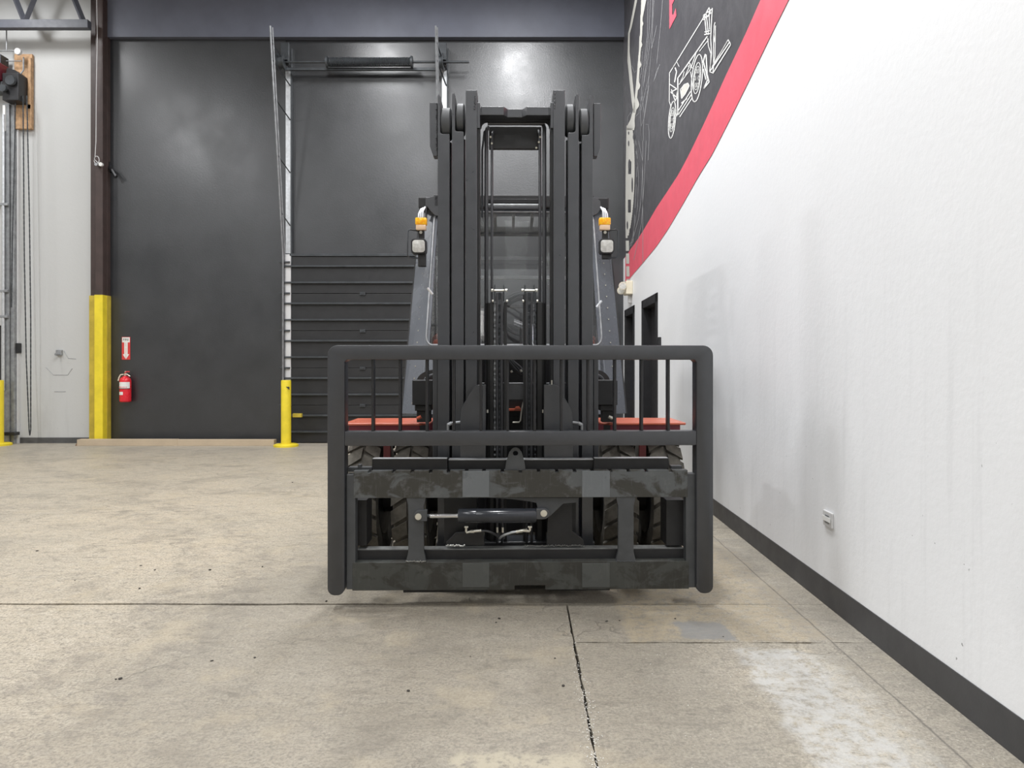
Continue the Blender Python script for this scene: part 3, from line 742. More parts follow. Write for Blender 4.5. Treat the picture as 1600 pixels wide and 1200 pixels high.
# right wall fittings ------------------------------------------------------
m = MB(); ya, yb2 = RW(1303, 0)[1], RW(1289, 0)[1]; z_b, z_t = RW(1296, 823)[2], RW(1296, 799)[2]
rbox(ya, yb2, z_b, z_t, .012, 0, m, .004)
o = m.build('wall_outlet', M['plate']); tag(o, 'pale wall outlet plate low on the white right wall', 'outlet')
m = MB(); rbox(ya+.03, yb2-.03, z_b+.018, z_t-.018, .015, .010, m, .002); m.build('face_insert', M['dkgalv'], o)
m = MB(); zc = (z_b+z_t)/2; yc = (ya+yb2)/2; rbox(yc-.045, yc+.045, zc-.012, zc+.012, .017, .0145, m); m.build('socket', M['white'], o)
m = MB(); rbox(8.02, 8.10, 1.44, 1.58, .035, 0, m, .006); o = m.build('card_reader', M['blackplastic']); tag(o, 'small black box on the wall beside the nearer black door', 'switch')
t = empty('emergency_light', (wx_(10.3), 10.3, 2.40)); tag(t, 'cream twin head emergency light on the wall above the black doors', 'light')
MB().box(-.10, .0, -.13, .13, -.10, .10, .012).build('housing', M['cream'], t)
for sy, dz in ((-.06, .02), (.10, -.03)):
    c0 = Vector((-.12, sy, dz)); hd_ = MB().lathe([(0, .06), (.03, .055), (.055, .0), (.06, -.035), (.0, -.035)], c0+Vector((-.03, -.04, 0)), 'y', 16).build('lamp_head', M['cream'], t, True)
    MB().lathe([(0, -.0352), (.05, -.0355), (.05, -.040), (0, -.042)], c0+Vector((-.03, -.04, 0)), 'y', 16).build('lens', M['lens'], hd_, True)
MB().box(-.05, 0, -.03, .03, -.22, -.10, .01).build('conduit_stub', M['plate'], t)

# ceiling fixtures ---------------------------------------------------------
for i, (x, y, p_) in enumerate(LIGHTS):
    t = empty('high_bay_light', (x, y, LZ)); tag(t, 'white linear high bay light hanging above the hall', 'light', 'high bay lights')
    MB().box(-.25, .25, -.65, .65, .01, .09, .01).build('housing', M['housing'], t)
    MB().box(-.22, .22, -.6, .6, .0, .01).build('diffuser', M['diff'], t)
    MB().tube([(0, -.4, .09), (0, -.4, ZC-LZ)], .006, 4).tube([(0, .4, .09), (0, .4, ZC-LZ)], .006, 4).build('hanger', M['track'], t)

# debris --------------------------------------------------------------------
m = MB(); r_ = random.Random(5)
def crumb(x, y, s):
    z = s*.35; bmesh.ops.create_icosphere(m.bm, subdivisions=0 if s < .004 else 1, radius=s, matrix=Matrix.Translation((x, y, z*.9)) @ Matrix.Rotation(r_.uniform(0, 6), 4, 'Z') @ Matrix.Diagonal((r_.uniform(.7, 1.4), r_.uniform(.6, 1), .4, 1)))
for i in range(420):
    y = 1.9+abs(r_.gauss(0, .65)); 
    if y > 3.5: continue
    crumb(XJ+r_.gauss(0, .016), y, r_.uniform(.0012, .0036))
for i in range(170): crumb(r_.uniform(.5, 1.5), r_.uniform(1.9, 3.15), r_.uniform(.001, .003))
tag(m.build('concrete_crumbs', mat('pale_crumbs', (.62, .60, .55), .8, 0, .1, 60)), 'pale concrete crumbs scattered along the floor joint', 'debris', None, 'stuff')
m = MB()
def fp(px, py): s_ = (py-CY)/CH; return ((px-CX)/s_, F/s_)
for px, py, s_ in ((638, 1080, .008), (880, 1072, .007), (780, 967, .009), (775, 973, .005), (867, 1029, .005), (948, 971, .007), (968, 970, .005), (188, 1061, .009), (181, 1062, .006), (218, 920, .009), (242, 891, .008), (328, 891, .010), (220, 884, .006), (331, 1033, .006), (117, 907, .004), (58, 861, .008), (510, 940, .010), (457, 754, .01), (410, 886, .008), (735, 1026, .004), (1055, 967, .006), (1130, 995, .004), (398, 1028, .006)):
    crumb(*fp(px, py), s_)
tag(m.build('dark_crumbs', mat('dark_crumbs', (.04, .035, .03), .8, 0, .2, 60)), 'small dark chips scattered over the concrete floor', 'debris', None, 'stuff')

# ================================================================== FORKLIFT
YAW = .0175
R0 = Vector((-.0275, 3.54, 0))
fk = empty('forklift', R0, YAW)
tag(fk, 'large dark grey forklift facing the camera with raised load backrest, no forks and amber lamps', 'forklift')
cs, sn = math.cos(YAW), math.sin(YAW)
def L(px, py, yl):
    """picture point -> forklift coordinates on the plane at local depth yl"""
    d = Vector(((px-CX)/F, 1, -(py-CY)/F)); t = (yl+(R0.y*cs-R0.x*sn))/(-d.x*sn+d.y*cs)
    p = d*t-Vector((R0.x, R0.y, -CH)); return Vector((p.x*cs+p.y*sn, yl, p.z))
def lx_(px, yl, py=571): return L(px, py, yl).x
def lz_(py, yl, px=810): return L(px, py, yl).z
def fb(m, px0, px1, py0, py1, y0, y1, bev=.002):
    a = L(px0, py1, y0); b = L(px1, py0, y0); return m.box(a.x, b.x, y0, y1, a.z, b.z, bev)
def fpr(m, pts, y0, y1, bev=0):
    P = [L(a, b, y0) for a, b in pts]; return m.prism([(p.x, p.z) for p in P], 'y', y0, y1, bev)

# ---- load backrest
xo = .0195                                   # carriage is side-shifted a little
px0, px1 = lx_(511.5, 0), lx_(1114.5, 0); zt_, zb_ = lz_(539.5, 0), lz_(929, 0); wp = .086
xc_ = (px0+px1)/2; hw = (px1-px0)/2
m = MB()
pts = []
R_ = .052
for k in range(7): a = math.radians(180-90*k/6); pts.append((xc_-hw+R_+R_*math.cos(a), zt_-R_+R_*math.sin(a)))
for k in range(7): a = math.radians(90-90*k/6); pts.append((xc_+hw-R_+R_*math.cos(a), zt_-R_+R_*math.sin(a)))
rb = .036
for k in range(6): a = math.radians(-90*k/5); pts.append((xc_+hw-rb+rb*math.cos(a), zb_+rb+rb*math.sin(a)))
for k in range(6): a = math.radians(-90-90*k/5); pts.append((xc_+hw-wp+rb+rb*math.cos(a), zb_+rb+rb*math.sin(a)))
zr = lz_(562, 0)
pts += [(xc_+hw-wp, zr-.012), (xc_+hw-wp-.012, zr)]
pts += [(xc_-hw+wp+.012, zr), (xc_-hw+wp, zr-.012)]
for k in range(6): a = math.radians(-90*k/5); pts.append((xc_-hw+wp-rb+rb*math.cos(a), zb_+rb+rb*math.sin(a)))
for k in range(6): a = math.radians(-90-90*k/5); pts.append((xc_-hw+rb+rb*math.cos(a), zb_+rb+rb*math.sin(a)))
m.prism(pts, 'y', 0, .088, .004)
bk = m.build('load_backrest', M['back'], fk, True)
z1_, z0_ = lz_(674, 0), lz_(696.5, 0)
MB().box(xc_-hw+wp, xc_+hw-wp, .002, .072, z0_, z1_, .005).build('middle_rail', M['back'], bk, True)
for k in range(12):
    x = xc_+(k-5.5)*.1388
    MB().box(x-.0065, x+.0065, .022, .067, z1_-.002, zr+.002, .002).build('bar', M['barpaint'], bk)

# ---- carriage (fork side plates)
f0 = .030
m = MB(); x0, x1 = lx_(541, f0), lx_(1086.5, f0)
top, t2, b1, bot = lz_(735, f0), lz_(777.5, f0), lz_(878, f0), lz_(921.5, f0)
xi0, xi1 = lx_(554, f0), lx_(1073, f0)
# end plates
# upper bar with notched edge
nt = [577.6, 615, 644, 672.6, 700.6, 728.6, 756, 785, 813, 841.6, 870, 898, 925.6, 954, 982, 1010, 1048]
P = [(xi0-.005, t2), (xi0-.005, top)]
for n_ in nt:
    x = lx_(n_, f0); P += [(x-.009, top), (x-.009, top-.012), (x+.009, top-.012), (x+.009, top)]
P += [(xi1+.005, top), (xi1+.005, t2)]
car = MB().prism(P, 'y', f0, f0+.045, .0015).build('carriage', M['carr'], fk)
tag(car, 'fork carriage, its notched upper bar stained with oil')
MB().box(x0, xi0+.004, f0+.001, f0+.06, bot+.006, lz_(741, f0), .003).build('end_plate', M['hook'], car)
MB().box(xi1-.004, x1, f0+.001, f0+.06, bot+.006, lz_(741, f0), .003).build('end_plate', M['hook'], car)
xa, xb = lx_(804, f0), lx_(852, f0)
P = [(xi0-.012, b1), (xi0-.012, bot), (xa, bot), (xa, bot+.022), (xb, bot+.022), (xb, bot), (xi1+.012, bot), (xi1+.012, b1)]
MB().prism(P, 'y', f0, f0+.06, .002).build('lower_bar', M['carr_lo'], car)
for a, b in ((722.6, 764.5), (909.5, 953)):
    fb(MB(), a, b, 735.8, 777, f0-.004, f0+.001, .0015).build('clean_patch', M['pad'], car)
    fb(MB(), a, b, 880, 918, f0-.004, f0+.001, .0015).build('lower_clean_patch', M['pad_lo'], car)
for c_ in (650, 978):
    hw_ = 12; pts = [(c_-hw_-3, 777), (c_-hw_-2, 783), (c_-hw_, 790), (c_-hw_, 862), (c_-hw_-1.5, 868), (c_-hw_-4, 879), (c_+hw_+4, 879), (c_+hw_+1.5, 868), (c_+hw_, 862), (c_+hw_, 790), (c_+hw_+2, 783), (c_+hw_+3, 777)]
    o = fpr(MB(), pts, f0+.004, f0+.03).build('upright', M['hook'], car)
    m = MB(); r_ = random.Random(int(c_))
    for k in range(16):
        p = L(c_-15+k*2, 877+r_.uniform(-.6, .6), f0+.002); bmesh.ops.create_icosphere(m.bm, subdivisions=1, radius=.0045, matrix=Matrix.Translation(p))
    m.build('weld', M['weld'] if c_ < 800 else M['hook'], o, True)
# lower rear bar, hooks, top guide blocks
o = MB().box(lx_(556, .075), lx_(1070, .075), .085, .15, lz_(875, .085), lz_(858.3, .085), .003).build('rear_lower_bar', M['black'], car)  # front painted black for the shade of the recess
MB().box(lx_(557, .075), lx_(1069, .075), .087, .149, lz_(858.5, .085), lz_(858, .085)+.0015).build('lit_top', M['dull'], o)  # paler strip: light on the bar's own top put into colour
m = fb(MB(), 630, 760, 914, 926, f0+.062, f0+.10); fb(m, 855, 953, 914, 923, f0+.062, f0+.10); m.build('lower_hook', M['black'], car)
zt3, zb3 = lz_(716, .08), lz_(733, .08)
MB().box(lx_(700, .10), lx_(928, .10), .10, .165, lz_(735, .10), lz_(718.5, .10), .003).build('rear_upper_bar', M['black'], car)  # recess shade carried by the black colour
MB().box(lx_(701, .10), lx_(927, .10), .101, .164, lz_(719, .10), lz_(718.2, .10)+.0015).build('lit_top_strip', M['galv'], car)  # bright strip painted for the lit top of the bar
for a, b, hx in ((581, 699, 673.5), (928, 1045, 952)):
    o = MB().box(lx_(a, .078), lx_(b, .078), .078, .125, lz_(736, .078), lz_(716.5, .078), .004).build('guide_block', M['black'], car)  # shade of the front face put into the black
    MB().box(lx_(a+1, .078), lx_(b-1, .078), .081, .123, lz_(717, .078), lz_(716.5, .078)+.0015).build('lit_top', M['galv'], car)  # pale top plate painted for the light from above
    c0 = L(hx, 727, .0785); MB().cyl((c0.x, .0775, c0.z), (c0.x, .079, c0.z), .0105, n=18).build('bolt_hole', M['rubber_dark'], o)
m = fb(MB(), 544, 581, 730, 737, .075, .12); fb(m, 559, 564, 726, 731, .07, .10); fb(m, 1049, 1066, 728, 733, .075, .12); m.build('end_stop', M['hook'], car)
for a, b in ((555, 573), (1041, 1069)):
    fb(MB(), a, b, 781, 853, .10, .24, .003).build('inner_frame_plate', M['black'], car)
# lifting lug
m = MB(); yl = .046
out = [(789, 735), (791, 722), (796, 706)]+[(805.5+8.6*math.cos(a), 708.0-8.6*math.sin(a)) for a in [PI*(.93-.86*k/8) for k in range(9)]]+[(815, 706), (819.5, 722), (821.5, 735)]
hole = [(805.5+4.2*math.cos(2*PI*k/16), 708.5-4.0*math.sin(2*PI*k/16)) for k in range(16)]
# plate with a real hole: bridge outline and hole into two halves
def ringplate(m, out, hole, y0, y1):
    O = [L(a, b, y0) for a, b in out]; H = [L(a, b, y0) for a, b in hole]
    bm = m.bm
    e = []
    for loop in (O, H):
        vs = [bm.verts.new(p) for p in loop]; e += [bm.edges.new((vs[i], vs[(i+1) % len(vs)])) for i in range(len(vs))]
    r = bmesh.ops.triangle_fill(bm, edges=e, use_beauty=True)
    fs = [f for f in r['geom'] if isinstance(f, bmesh.types.BMFace)]
    ex = bmesh.ops.extrude_face_region(bm, geom=fs)
    bmesh.ops.translate(bm, verts=[v for v in ex['geom'] if isinstance(v, bmesh.types.BMVert)], vec=(0, y1-y0, 0))
    return m
ringplate(m, out, hole, yl, yl+.018).build('lifting_lug', M['hook'], car)
# plates that carry the carriage in the mast, tops show behind the backrest
for pts in ([(719, 735), (719, 656), (721, 638), (725, 630), (741, 604), (746, 601.5), (759, 601), (759, 735)],
            [(850, 735), (850, 601), (867, 601), (873, 604), (885, 626), (893, 640), (895, 655), (895, 735)]):
    fpr(MB(), pts, .17, .205, .002).build('side_plate', M['mast'], car)
m = fb(MB(), 694, 745, 778, 850, .17, .20); fb(m, 868, 900, 778, 850, .17, .20); m.build('inner_plate', M['black'], car)  # recess shade put into the colour, hence black
for pts in ([(697, 852), (697, 848), (712, 833), (755, 829), (757, 852)], [(854, 852), (856, 808), (858, 797), (884, 776), (894, 776), (894, 830), (912, 844), (913, 852)]):
    fpr(MB(), pts, .105, .13, .0015).build('gusset', M['black'], car)
fpr(MB(), [(760, 777.5), (905, 777.5), (903, 785), (880, 787), (860, 806), (846, 812), (840, 794), (838, 786), (830, 784), (800, 780)], f0+.02, f0+.045, .001).build('cylinder_bracket', M['hook'], car)
m = MB(); r_ = random.Random(3)
for a, b in ((697, 727), (820, 914)):
    k = a
    while k < b: 
        bmesh.ops.create_icosphere(m.bm, subdivisions=1, radius=r_.uniform(.003, .006) if a < 800 else .0025, matrix=Matrix.Translation(L(k, 852.5+r_.uniform(-1, 1), .09))); k += 1.6
m.build('weld_bead', M['weld'], car, True)

# ---- side-shift cylinder
yc = .045
z_ = lz_(805.5, yc)
cylr = .0375
c0 = MB().lathe([(0, lx_(716, yc)), (cylr*.9, lx_(716, yc)), (cylr, lx_(718, yc)), (cylr, lx_(743, yc)), (cylr*.985, lx_(744, yc)), (cylr, lx_(745, yc)), (cylr, lx_(836, yc)), (cylr*.9, lx_(838, yc)), (0, lx_(838, yc))], (0, yc, z_), 'x', 32).build('side_shift_cylinder', M['cyl'], fk, True)
tag(c0, 'glossy black horizontal cylinder with a chrome rod')
MB().cyl((lx_(672, yc), yc, z_), (lx_(717, yc), yc, z_), .0115, n=20).build('chrome_rod', M['chrome'], c0, True)
MB().cyl((lx_(666, yc), yc, z_), (lx_(673, yc), yc, z_), .0085, n=14).build('rod_neck', M['track'], c0, True)
fpr(MB(), [(667, 797.5), (667, 814.5), (656, 814.5)]+[(654.5+8.5*math.cos(a), 806+8.5*math.sin(a)) for a in [PI*(.5+k/8) for k in range(9)]], .018, .050, .002).build('rod_clevis', M['hook'], c0)
fpr(MB(), [(838, 795), (838, 811.5)]+[(850+8.4*math.cos(a), 803+8.4*math.sin(a)) for a in [PI*(.5-k/8) for k in range(9)]], .018, .050, .002).build('cylinder_eye', M['mast'], c0)
for px, py, r in ((653.5, 807.5, .0165), (849.7, 802.3, .0172)):
    p = L(px, py, .012); MB().cyl((p.x, .008, p.z), (p.x, .02, p.z), r, n=24, bev=.003).build('pin', M['zinc'], c0, True)
# hose fittings and hoses
def tb(pts, r, yl, nm, mt, par, n=8):
    P = [L(a, b, yl if len(q_) == 0 else q_[0]) for a, b, *q_ in pts]; return MB().tube(P, r, n).build(nm, mt, par, True)
for pts in ([(728.5, 822, .05), (728.5, 830, .05), (729, 832, .05), (736, 830.5, .05)], [(828, 822, .05), (828, 828, .05), (827, 830, .05), (822, 830, .05)]):
    tb(pts, .0062, .05, 'elbow_fitting', M['zinc'], c0)
m = MB(); m.cyl(L(735, 830.5, .05), L(741, 830.5, .05), .0085, n=6); m.cyl(L(741, 830, .05), L(752, 829, .05), .0075, n=12); m.cyl(L(725.8, 823.5, .05), L(731.5, 823.5, .05), .006, n=8)
m.build('hose_fitting', M['zinc'], c0, True)
m = MB(); m.cyl(L(806.5, 831, .05), L(819, 828.5, .05), .0088, n=12); m.cyl(L(819, 829, .05), L(824, 828, .05), .0095, n=6); m.cyl(L(825, 823.5, .05), L(831, 823.5, .05), .006, n=8)
m.build('hose_fitting', M['zinc'], c0, True)
tb([(751, 829.5), (760, 829.5), (768, 832, .06), (775, 836, .09), (780, 840, .13)], .0062, .05, 'hose', M['hose'], c0)
tb([(807, 830.5), (799, 832), (790, 835, .06), (784, 838, .09), (781, 841, .12)], .0062, .05, 'hose', M['galv'], c0)
for px in (777, 785.5):
    tb([(px, 775, .2), (px, 822, .2), (px+2, 842, .19)], .006, .2, 'hose', M['hose'], c0)
    MB().cyl(L(px, 824, .19), L(px, 832, .19), .0062, n=8).build('hose_fitting', M['zinc'], c0, True)

# ---- mast
mast = None
yI, yM, yO = .265, .275, .285
zf = .10
def rail(px0, px1, ptop, y0, dep, nm, par, notch=None):
    """rolled channel: front and rear flange and a web"""
    xa, xb = lx_(px0, y0), lx_(px1, y0); zt = lz_(ptop, y0)
    if notch is None:
        m = MB().box(xa, xb, y0, y0+.03, zf, zt, .003).box(xa, xb, y0+dep-.03, y0+dep, zf, zt, .003)
        w0 = (xa, xa+.02) if (xa+xb) > 0 else (xb-.02, xb)
        m.box(w0[0], w0[1], y0+.02, y0+dep-.02, zf, zt, 0)
    else:
        pf0, pf1, pn = notch; zn = lz_(pn, y0); fa, fb_ = lx_(pf0, y0), lx_(pf1, y0)
        rightside = abs(pf0-px0) < .5            # flange on the left
        rr = .012
        if rightside: P = [(xa, zf), (xa, zt-.01), (xa+.004, zt), (fb_-.004, zt), (fb_, zt-.02), (fb_, zn+rr), (fb_+rr*.3, zn+rr*.3), (fb_+rr, zn), (xb-.003, zn), (xb, zn-.003), (xb, zf)]
        else: P = [(xb, zf), (xb, zt-.01), (xb-.004, zt), (fa+.004, zt), (fa, zt-.02), (fa, zn+rr), (fa-rr*.3, zn+rr*.3), (fa-rr, zn), (xa+.003, zn), (xa, zn-.003), (xa, zf)]
        m = MB().prism(P, 'y', y0, y0+.03, .002)
        m.box(xa, xb, y0+dep-.03, y0+dep, zf, zn, .003)
        m.box(min(fa, fb_) if rightside else fa, max(fa, fb_) if rightside else fb_, y0+.02, y0+dep, zf, zt-.005, 0)
    return m.build(nm, M['mast'], par)
mast = empty('mast')
# the fixed outer frame is the mast part itself; every rail, cross member and roller is a sub-part
bpy.data.objects.remove(mast)
xa, xb = lx_(684, yO), lx_(927, yO)
mast = MB().box(xa, xb, yO+.17, yO+.20, .12, .26, .004).box(xa, xa+.05, yO+.172, yO+.20, .2, 1.1, .004).box(xb-.05, xb, yO+.172, yO+.20, .2, 1.1, .004).box(xa, xb, yO+.17, yO+.20, 1.05, 1.15, .004).box(-.44, .44, .30, .46, .09, .27, .006).build('mast', M['mast'], fk)  # low tie plate put in to shade the floor under the truck
rail(727.6, 745.4, 141, yI, .15, 'inner_rail', mast); rail(864.6, 882.6, 140, yI, .15, 'inner_rail', mast)
rail(706.2, 724.6, 146, yM, .16, 'middle_rail', mast, (706.2, 711, 206)); rail(887.4, 904.2, 146, yM, .16, 'middle_rail', mast, (899.2, 904.2, 206.5))
rail(683.9, 702.4, 148, yO, .17, 'outer_rail', mast, (683.9, 687.8, 210)); rail(909, 926.6, 148, yO, .17, 'outer_rail', mast, (921, 926.6, 210.5))
for a, b, c_ in ((688.8, 703.6, 187), (712, 724.8, 180), (885.2, 897.8, 180), (906.9, 920, 187)):
    yl = .355; xa, xb = lx_(a, yl-.085), lx_(b, yl-.085); zc = lz_(c_, yl-.085)
    o = MB().lathe([(0, xa), (.080, xa), (.088, xa+.006), (.088, xb-.006), (.080, xb), (0, xb)], (0, yl, zc), 'x', 36).build('roller', M['hook'], mast, True)
# inner lips of the inner rails, with welds
m = fb(MB(), 745.2, 749.5, 161, 700, yI+.02, yI+.14); fb(m, 860.6, 864.6, 161, 700, yI+.02, yI+.14); m.build('inner_lip', M['black'], mast)
m = fb(MB(), 745, 752, 168, 180, yI+.03, yI+.12); fb(m, 858, 865, 168, 180, yI+.03, yI+.12); fb(m, 745, 749.8, 160, 200, yI+.01, yI+.10); fb(m, 860.4, 865, 160, 200, yI+.01, yI+.10); m.build('corner_plate', M['mast'], mast)
# outer wings at the top
for pts in ([(671, 160), (683.5, 160), (683.5, 244), (677, 244), (671.5, 228)], [(927.5, 161), (939, 161), (938.5, 230), (934, 244), (927.5, 244)]):
    fpr(MB(), pts, yO+.03, yO+.09, .003).build('top_wing', M['mast'], mast)
m = MB(); r_ = random.Random(9)
for px, ys_ in ((682.5, range(162, 236, 3)), (742, range(150, 172, 2)), (867, range(146, 172, 2))):
    for y_ in ys_: bmesh.ops.create_icosphere(m.bm, subdivisions=1, radius=r_.uniform(.003, .0065), matrix=Matrix.Translation(L(px+r_.uniform(-.6, .6), y_, yO+.03 if px < 700 else yI)))
m.build('weld_bead', M['mast'], mast, True)
# top cross member, kinked plate
yk = yI+.03
P = []
for px, yy in ((749, yk+.03), (752, yk), (787, yk), (793, yk+.035), (816, yk+.035), (823, yk), (858, yk), (862, yk+.03)):
    P.append((lx_(px, yk), yy))
P += [(P[-1][0], yk+.10), (P[0][0], yk+.10)]
m = MB(); m.prism(P, 'z', lz_(180, yk), lz_(166.5, yk), .0025); m.build('top_cross_member', M['mast'], mast)
yk2 = yI+.09
P = [(747, 176), (862, 176), (862, 205)]+[(849+9*math.cos(a), 199-9*math.sin(a)) for a in [PI*k/10 for k in range(0, 6)]]+[(765-4+9*math.cos(a), 199-9*math.sin(a)) for a in [PI*k/10 for k in range(5, 11)]]+[(747, 205)]
fpr(MB(), P, yk2, yk2+.02).build('arched_plate', M['black'], mast)
a, b = L(762, 192.5, yk2+.04), L(851, 192.5, yk2+.04)
MB().cyl(a, b, .0125, n=14).build('top_tube', M['mast'], mast, True)
fb(MB(), 764, 846, 198, 232, yk2+.07, yk2+.10).build('chain_plate', M['rubber_dark'], mast)
for px, py in ((766.5, 214), (768.5, 224), (844, 214), (842, 222), (838, 231)): 
    MB().cyl(L(px-.0, py, yk2+.03), L(px, py, yk2+.05), .006, n=8).build('bolt', M['zinc'], mast)
# lower cross tubes of the mast
for y0, y1, mt in ((311, 317, 'black'), (318.5, 321, 'galv'), (322, 326, 'mast')):
    fb(MB(), 762, 846, y0, y1, yO+.13, yO+.16).build('cross_bar', M[mt], mast)
# hoses falling from the top inside the mast
for px, r, yl, mt, tp_ in ((760, .0115, .38, 'hose', 205), (768.6, .008, .40, 'hose', 212), (850.5, .0120, .38, 'hose', 200), (843.6, .0085, .40, 'hose', 210)):
    tb([(px+(2 if px < 800 else -2), tp_-6, yl+.03), (px, tp_, yl), (px, 420, yl), (px, 700, yl), (px, 850, yl)], r, yl, 'hydraulic_hose', M[mt], mast, 10)
tb([(757, 205, .42), (753.5, 235, .42), (753.5, 340, .42)], .006, .42, 'hydraulic_hose', M['track'], mast)
# lift chain and hose groups
for x_, bar, hz, ch, blk in ((780, (769, 791), (777, 784.2), (773.2, 780.5), ((765.5, 771.5), (787, 792))), (828, (816.5, 838.5), (823.2, 830.8), (826.9, 836.2), ((817.5, 821), (839.5, 847)))):
    yl = .30
    m = MB(); m.cyl(L(bar[0]+3, 454, yl), L(bar[1]-3, 454, yl), .0062, n=12); m.build('anchor_bar', M['zinc'], mast, True)
    for px in (bar[0], bar[1]):
        MB().cyl(L(px-1.5, 454, yl), L(px+1.5, 454, yl), .0085, n=6).build('anchor_nut', M['zinc'], mast)
        MB().cyl(L(px, 470.5, yl), L(px+2.2, 470.5, yl), .007, n=8).build('anchor_nut', M['zinc'], mast)
    m = MB()
    for px in (bar[0]+4, bar[1]-4): fb(m, px-1.2, px+1.2, 445, 470, yl+.005, yl+.03, .001)
    m.build('chain_anchor', M['track'], mast)
    for px in hz: tb([(px, 458, yl-.01), (px-.5, 500, yl-.01), (px-.3, 700, yl-.01), (px, 850, yl-.01)], .0072, yl, 'lift_hose', M['hose'], mast)
    for px in ch:
        m = MB(); chain(m, [L(px, 458, yl+.02), L(px, 700, yl+.02)], .006, .031, .005)
        r_ = random.Random(2)
        for k in range(28): 
            p = L(px, 484+k*8.4, yl+.004); m.box(p.x-.0045, p.x+.0045, p.y-.003, p.y+.004, p.z-.006, p.z+.006, .001)
        m.build('lift_chain', M['dkgalv'] if px == ch[0] and x_ < 800 else M['track'], mast)
    for a, b in blk:
        fb(MB(), a, b, 472 if abs((a+b)/2-x_) > 9 else 460, 850, yl+.01, yl+.08).build('cylinder_guard', M['rubber_dark'], mast)
for x0_, x1_ in ((765, 771), (840, 848)):
    p0 = L((x0_+x1_)/2, 474, .36); MB().cyl((p0.x, .36, .15), (p0.x, .36, p0.z), .03, n=20).build('lift_cylinder', M['rubber_dark'], mast, True)
# small fittings either side, seen through the backrest
for sx in ((700, 706, 728), (909, 903, 881)):
    m = MB(); a, b, c_ = sx
    m.cyl(L(b, 661, .22), L(c_, 659, .22), .008, n=10); m.cyl(L(a, 664, .22), L(b, 661, .22), .010, n=8); m.cyl(L(c_, 659, .23), L(c_, 666, .23), .008, n=8); m.cyl(L(a, 662, .22), L(a, 690, .22), .007, n=8)
    m.build('grease_fitting', M['dkgalv'], mast, True)
m = MB(); m.cyl(L(761.5, 640, .30), L(761.5, 645, .30), .006, n=8); m.cyl(L(848.5, 640, .30), L(848.5, 645, .30), .006, n=8); m.cyl(L(862, 594, .17), L(862, 601, .17), .004, n=8); m.build('fitting', M['zinc'], mast, True)
# side boxes on the mast feet
for a, b, c_ in ((644, 676, 1), (934, 965, -1)):
    o = fb(MB(), a, b, 594, 633, .50, .64, .004).build('side_box', M['black'], mast)
    fb(MB(), a+4, b-2, 633, 642, .52, .62, .003).build('box_base', M['rubber_dark'], o)
    fb(MB(), a+7, b-4, 642, 660, .54, .62, .003).build('box_foot', M['rubber_dark'], o)
    e = a+8 if c_ > 0 else b-8
    MB().cyl(L(e, 654, .50), L(e+6*c_, 651, .50), .010, n=8).build('clip', M['orange'] if c_ > 0 else M['zinc'], o)
for a, b in ((676, 684), (927.5, 935)):
    fb(MB(), a, b, 548, 720, yO+.12, yO+.18, .003).build('tilt_bracket', M['mast'], mast)

# ---- front plate between the wheels (axle, dash plate)
ax = fb(MB(), 688, 922, 560, 700, .74, .80, .004).box(-.46, .46, .72, 1.1, .22, .62, .01)
ax = ax.build('front_frame', M['black'], fk)
fb(MB(), 791, 818, 541, 650, .72, .73, .002).build('dash_plate', M['black'], ax)
fb(MB(), 795, 814, 639, 642, .66, .72, .001).build('cross_strip', M['orange'], ax)
fpr(MB(), [(804, 639), (806, 635.5), (811, 635), (814, 639)], .655, .67, .001).build('lug', M['orange'], ax)
tb([(801, 660), (811, 660), (813.5, 657), (815.5, 640), (818, 628)], .005, .60, 'bent_rod', M['zinc'], ax)
for k in range(3): tb([(793+k*4, 560+k*2), (803+k*5, 574), (815+k*3, 586)], .008, .68, 'hose', M['hose'], ax)
m = MB(); m.cyl(L(798.5, 579, .67), L(800, 582, .67), .007, n=8); m.cyl(L(813, 578, .67), L(815, 581, .67), .007, n=8); m.build('fitting', M['zinc'], ax, True)
MB().cyl((-1.0, .93, .42), (1.0, .93, .42), .11, n=20).build('drive_axle', M['black'], ax, True)

# ---- wheels
def tyre(x0, x1, yc, R, nl, nm, par):
    W = x1-x0; m = MB(); r = R-.022
    m.lathe([(R*.52, x0+W*.12), (R*.60, x0+.012), (r*.86, x0), (r*.97, x0+W*.05), (r, x0+W*.14), (r, x1-W*.14), (r*.97, x1-W*.05), (r*.86, x1), (R*.60, x1-.012), (R*.52, x1-W*.12)], (0, yc, R), 'x', 48)
    for k in range(nl):
        for s_ in (0, 1):
            a0 = 2*PI*(k+.5*s_)/nl; th = 2*PI/nl*.74
            xm = (x0+x1)/2
            xs_ = [x0-.001, xm-.008] if s_ == 0 else [xm+.008, x1+.001]
            sk = .10*(-1 if s_ == 0 else 1)
            pts = []
            for rr in (R-.028, R):
                for xx in xs_:
                    edge = (xx-xm)/(W/2); drop = -.012 if abs(edge) > .5 and rr == R else 0
                    for da in (-th/2, th/2):
                        aa = a0+da+abs(edge)*.16
                        pts.append(Vector((xx, yc+math.cos(aa)*(rr+drop), R+math.sin(aa)*(rr+drop))))
            b = pts
            m.hexa([b[4], b[5], b[7], b[6], b[0], b[1], b[3], b[2]])
    return m.build(nm, M['rubber'], par, True)
yW = .93; RT = .415
hub_done = []
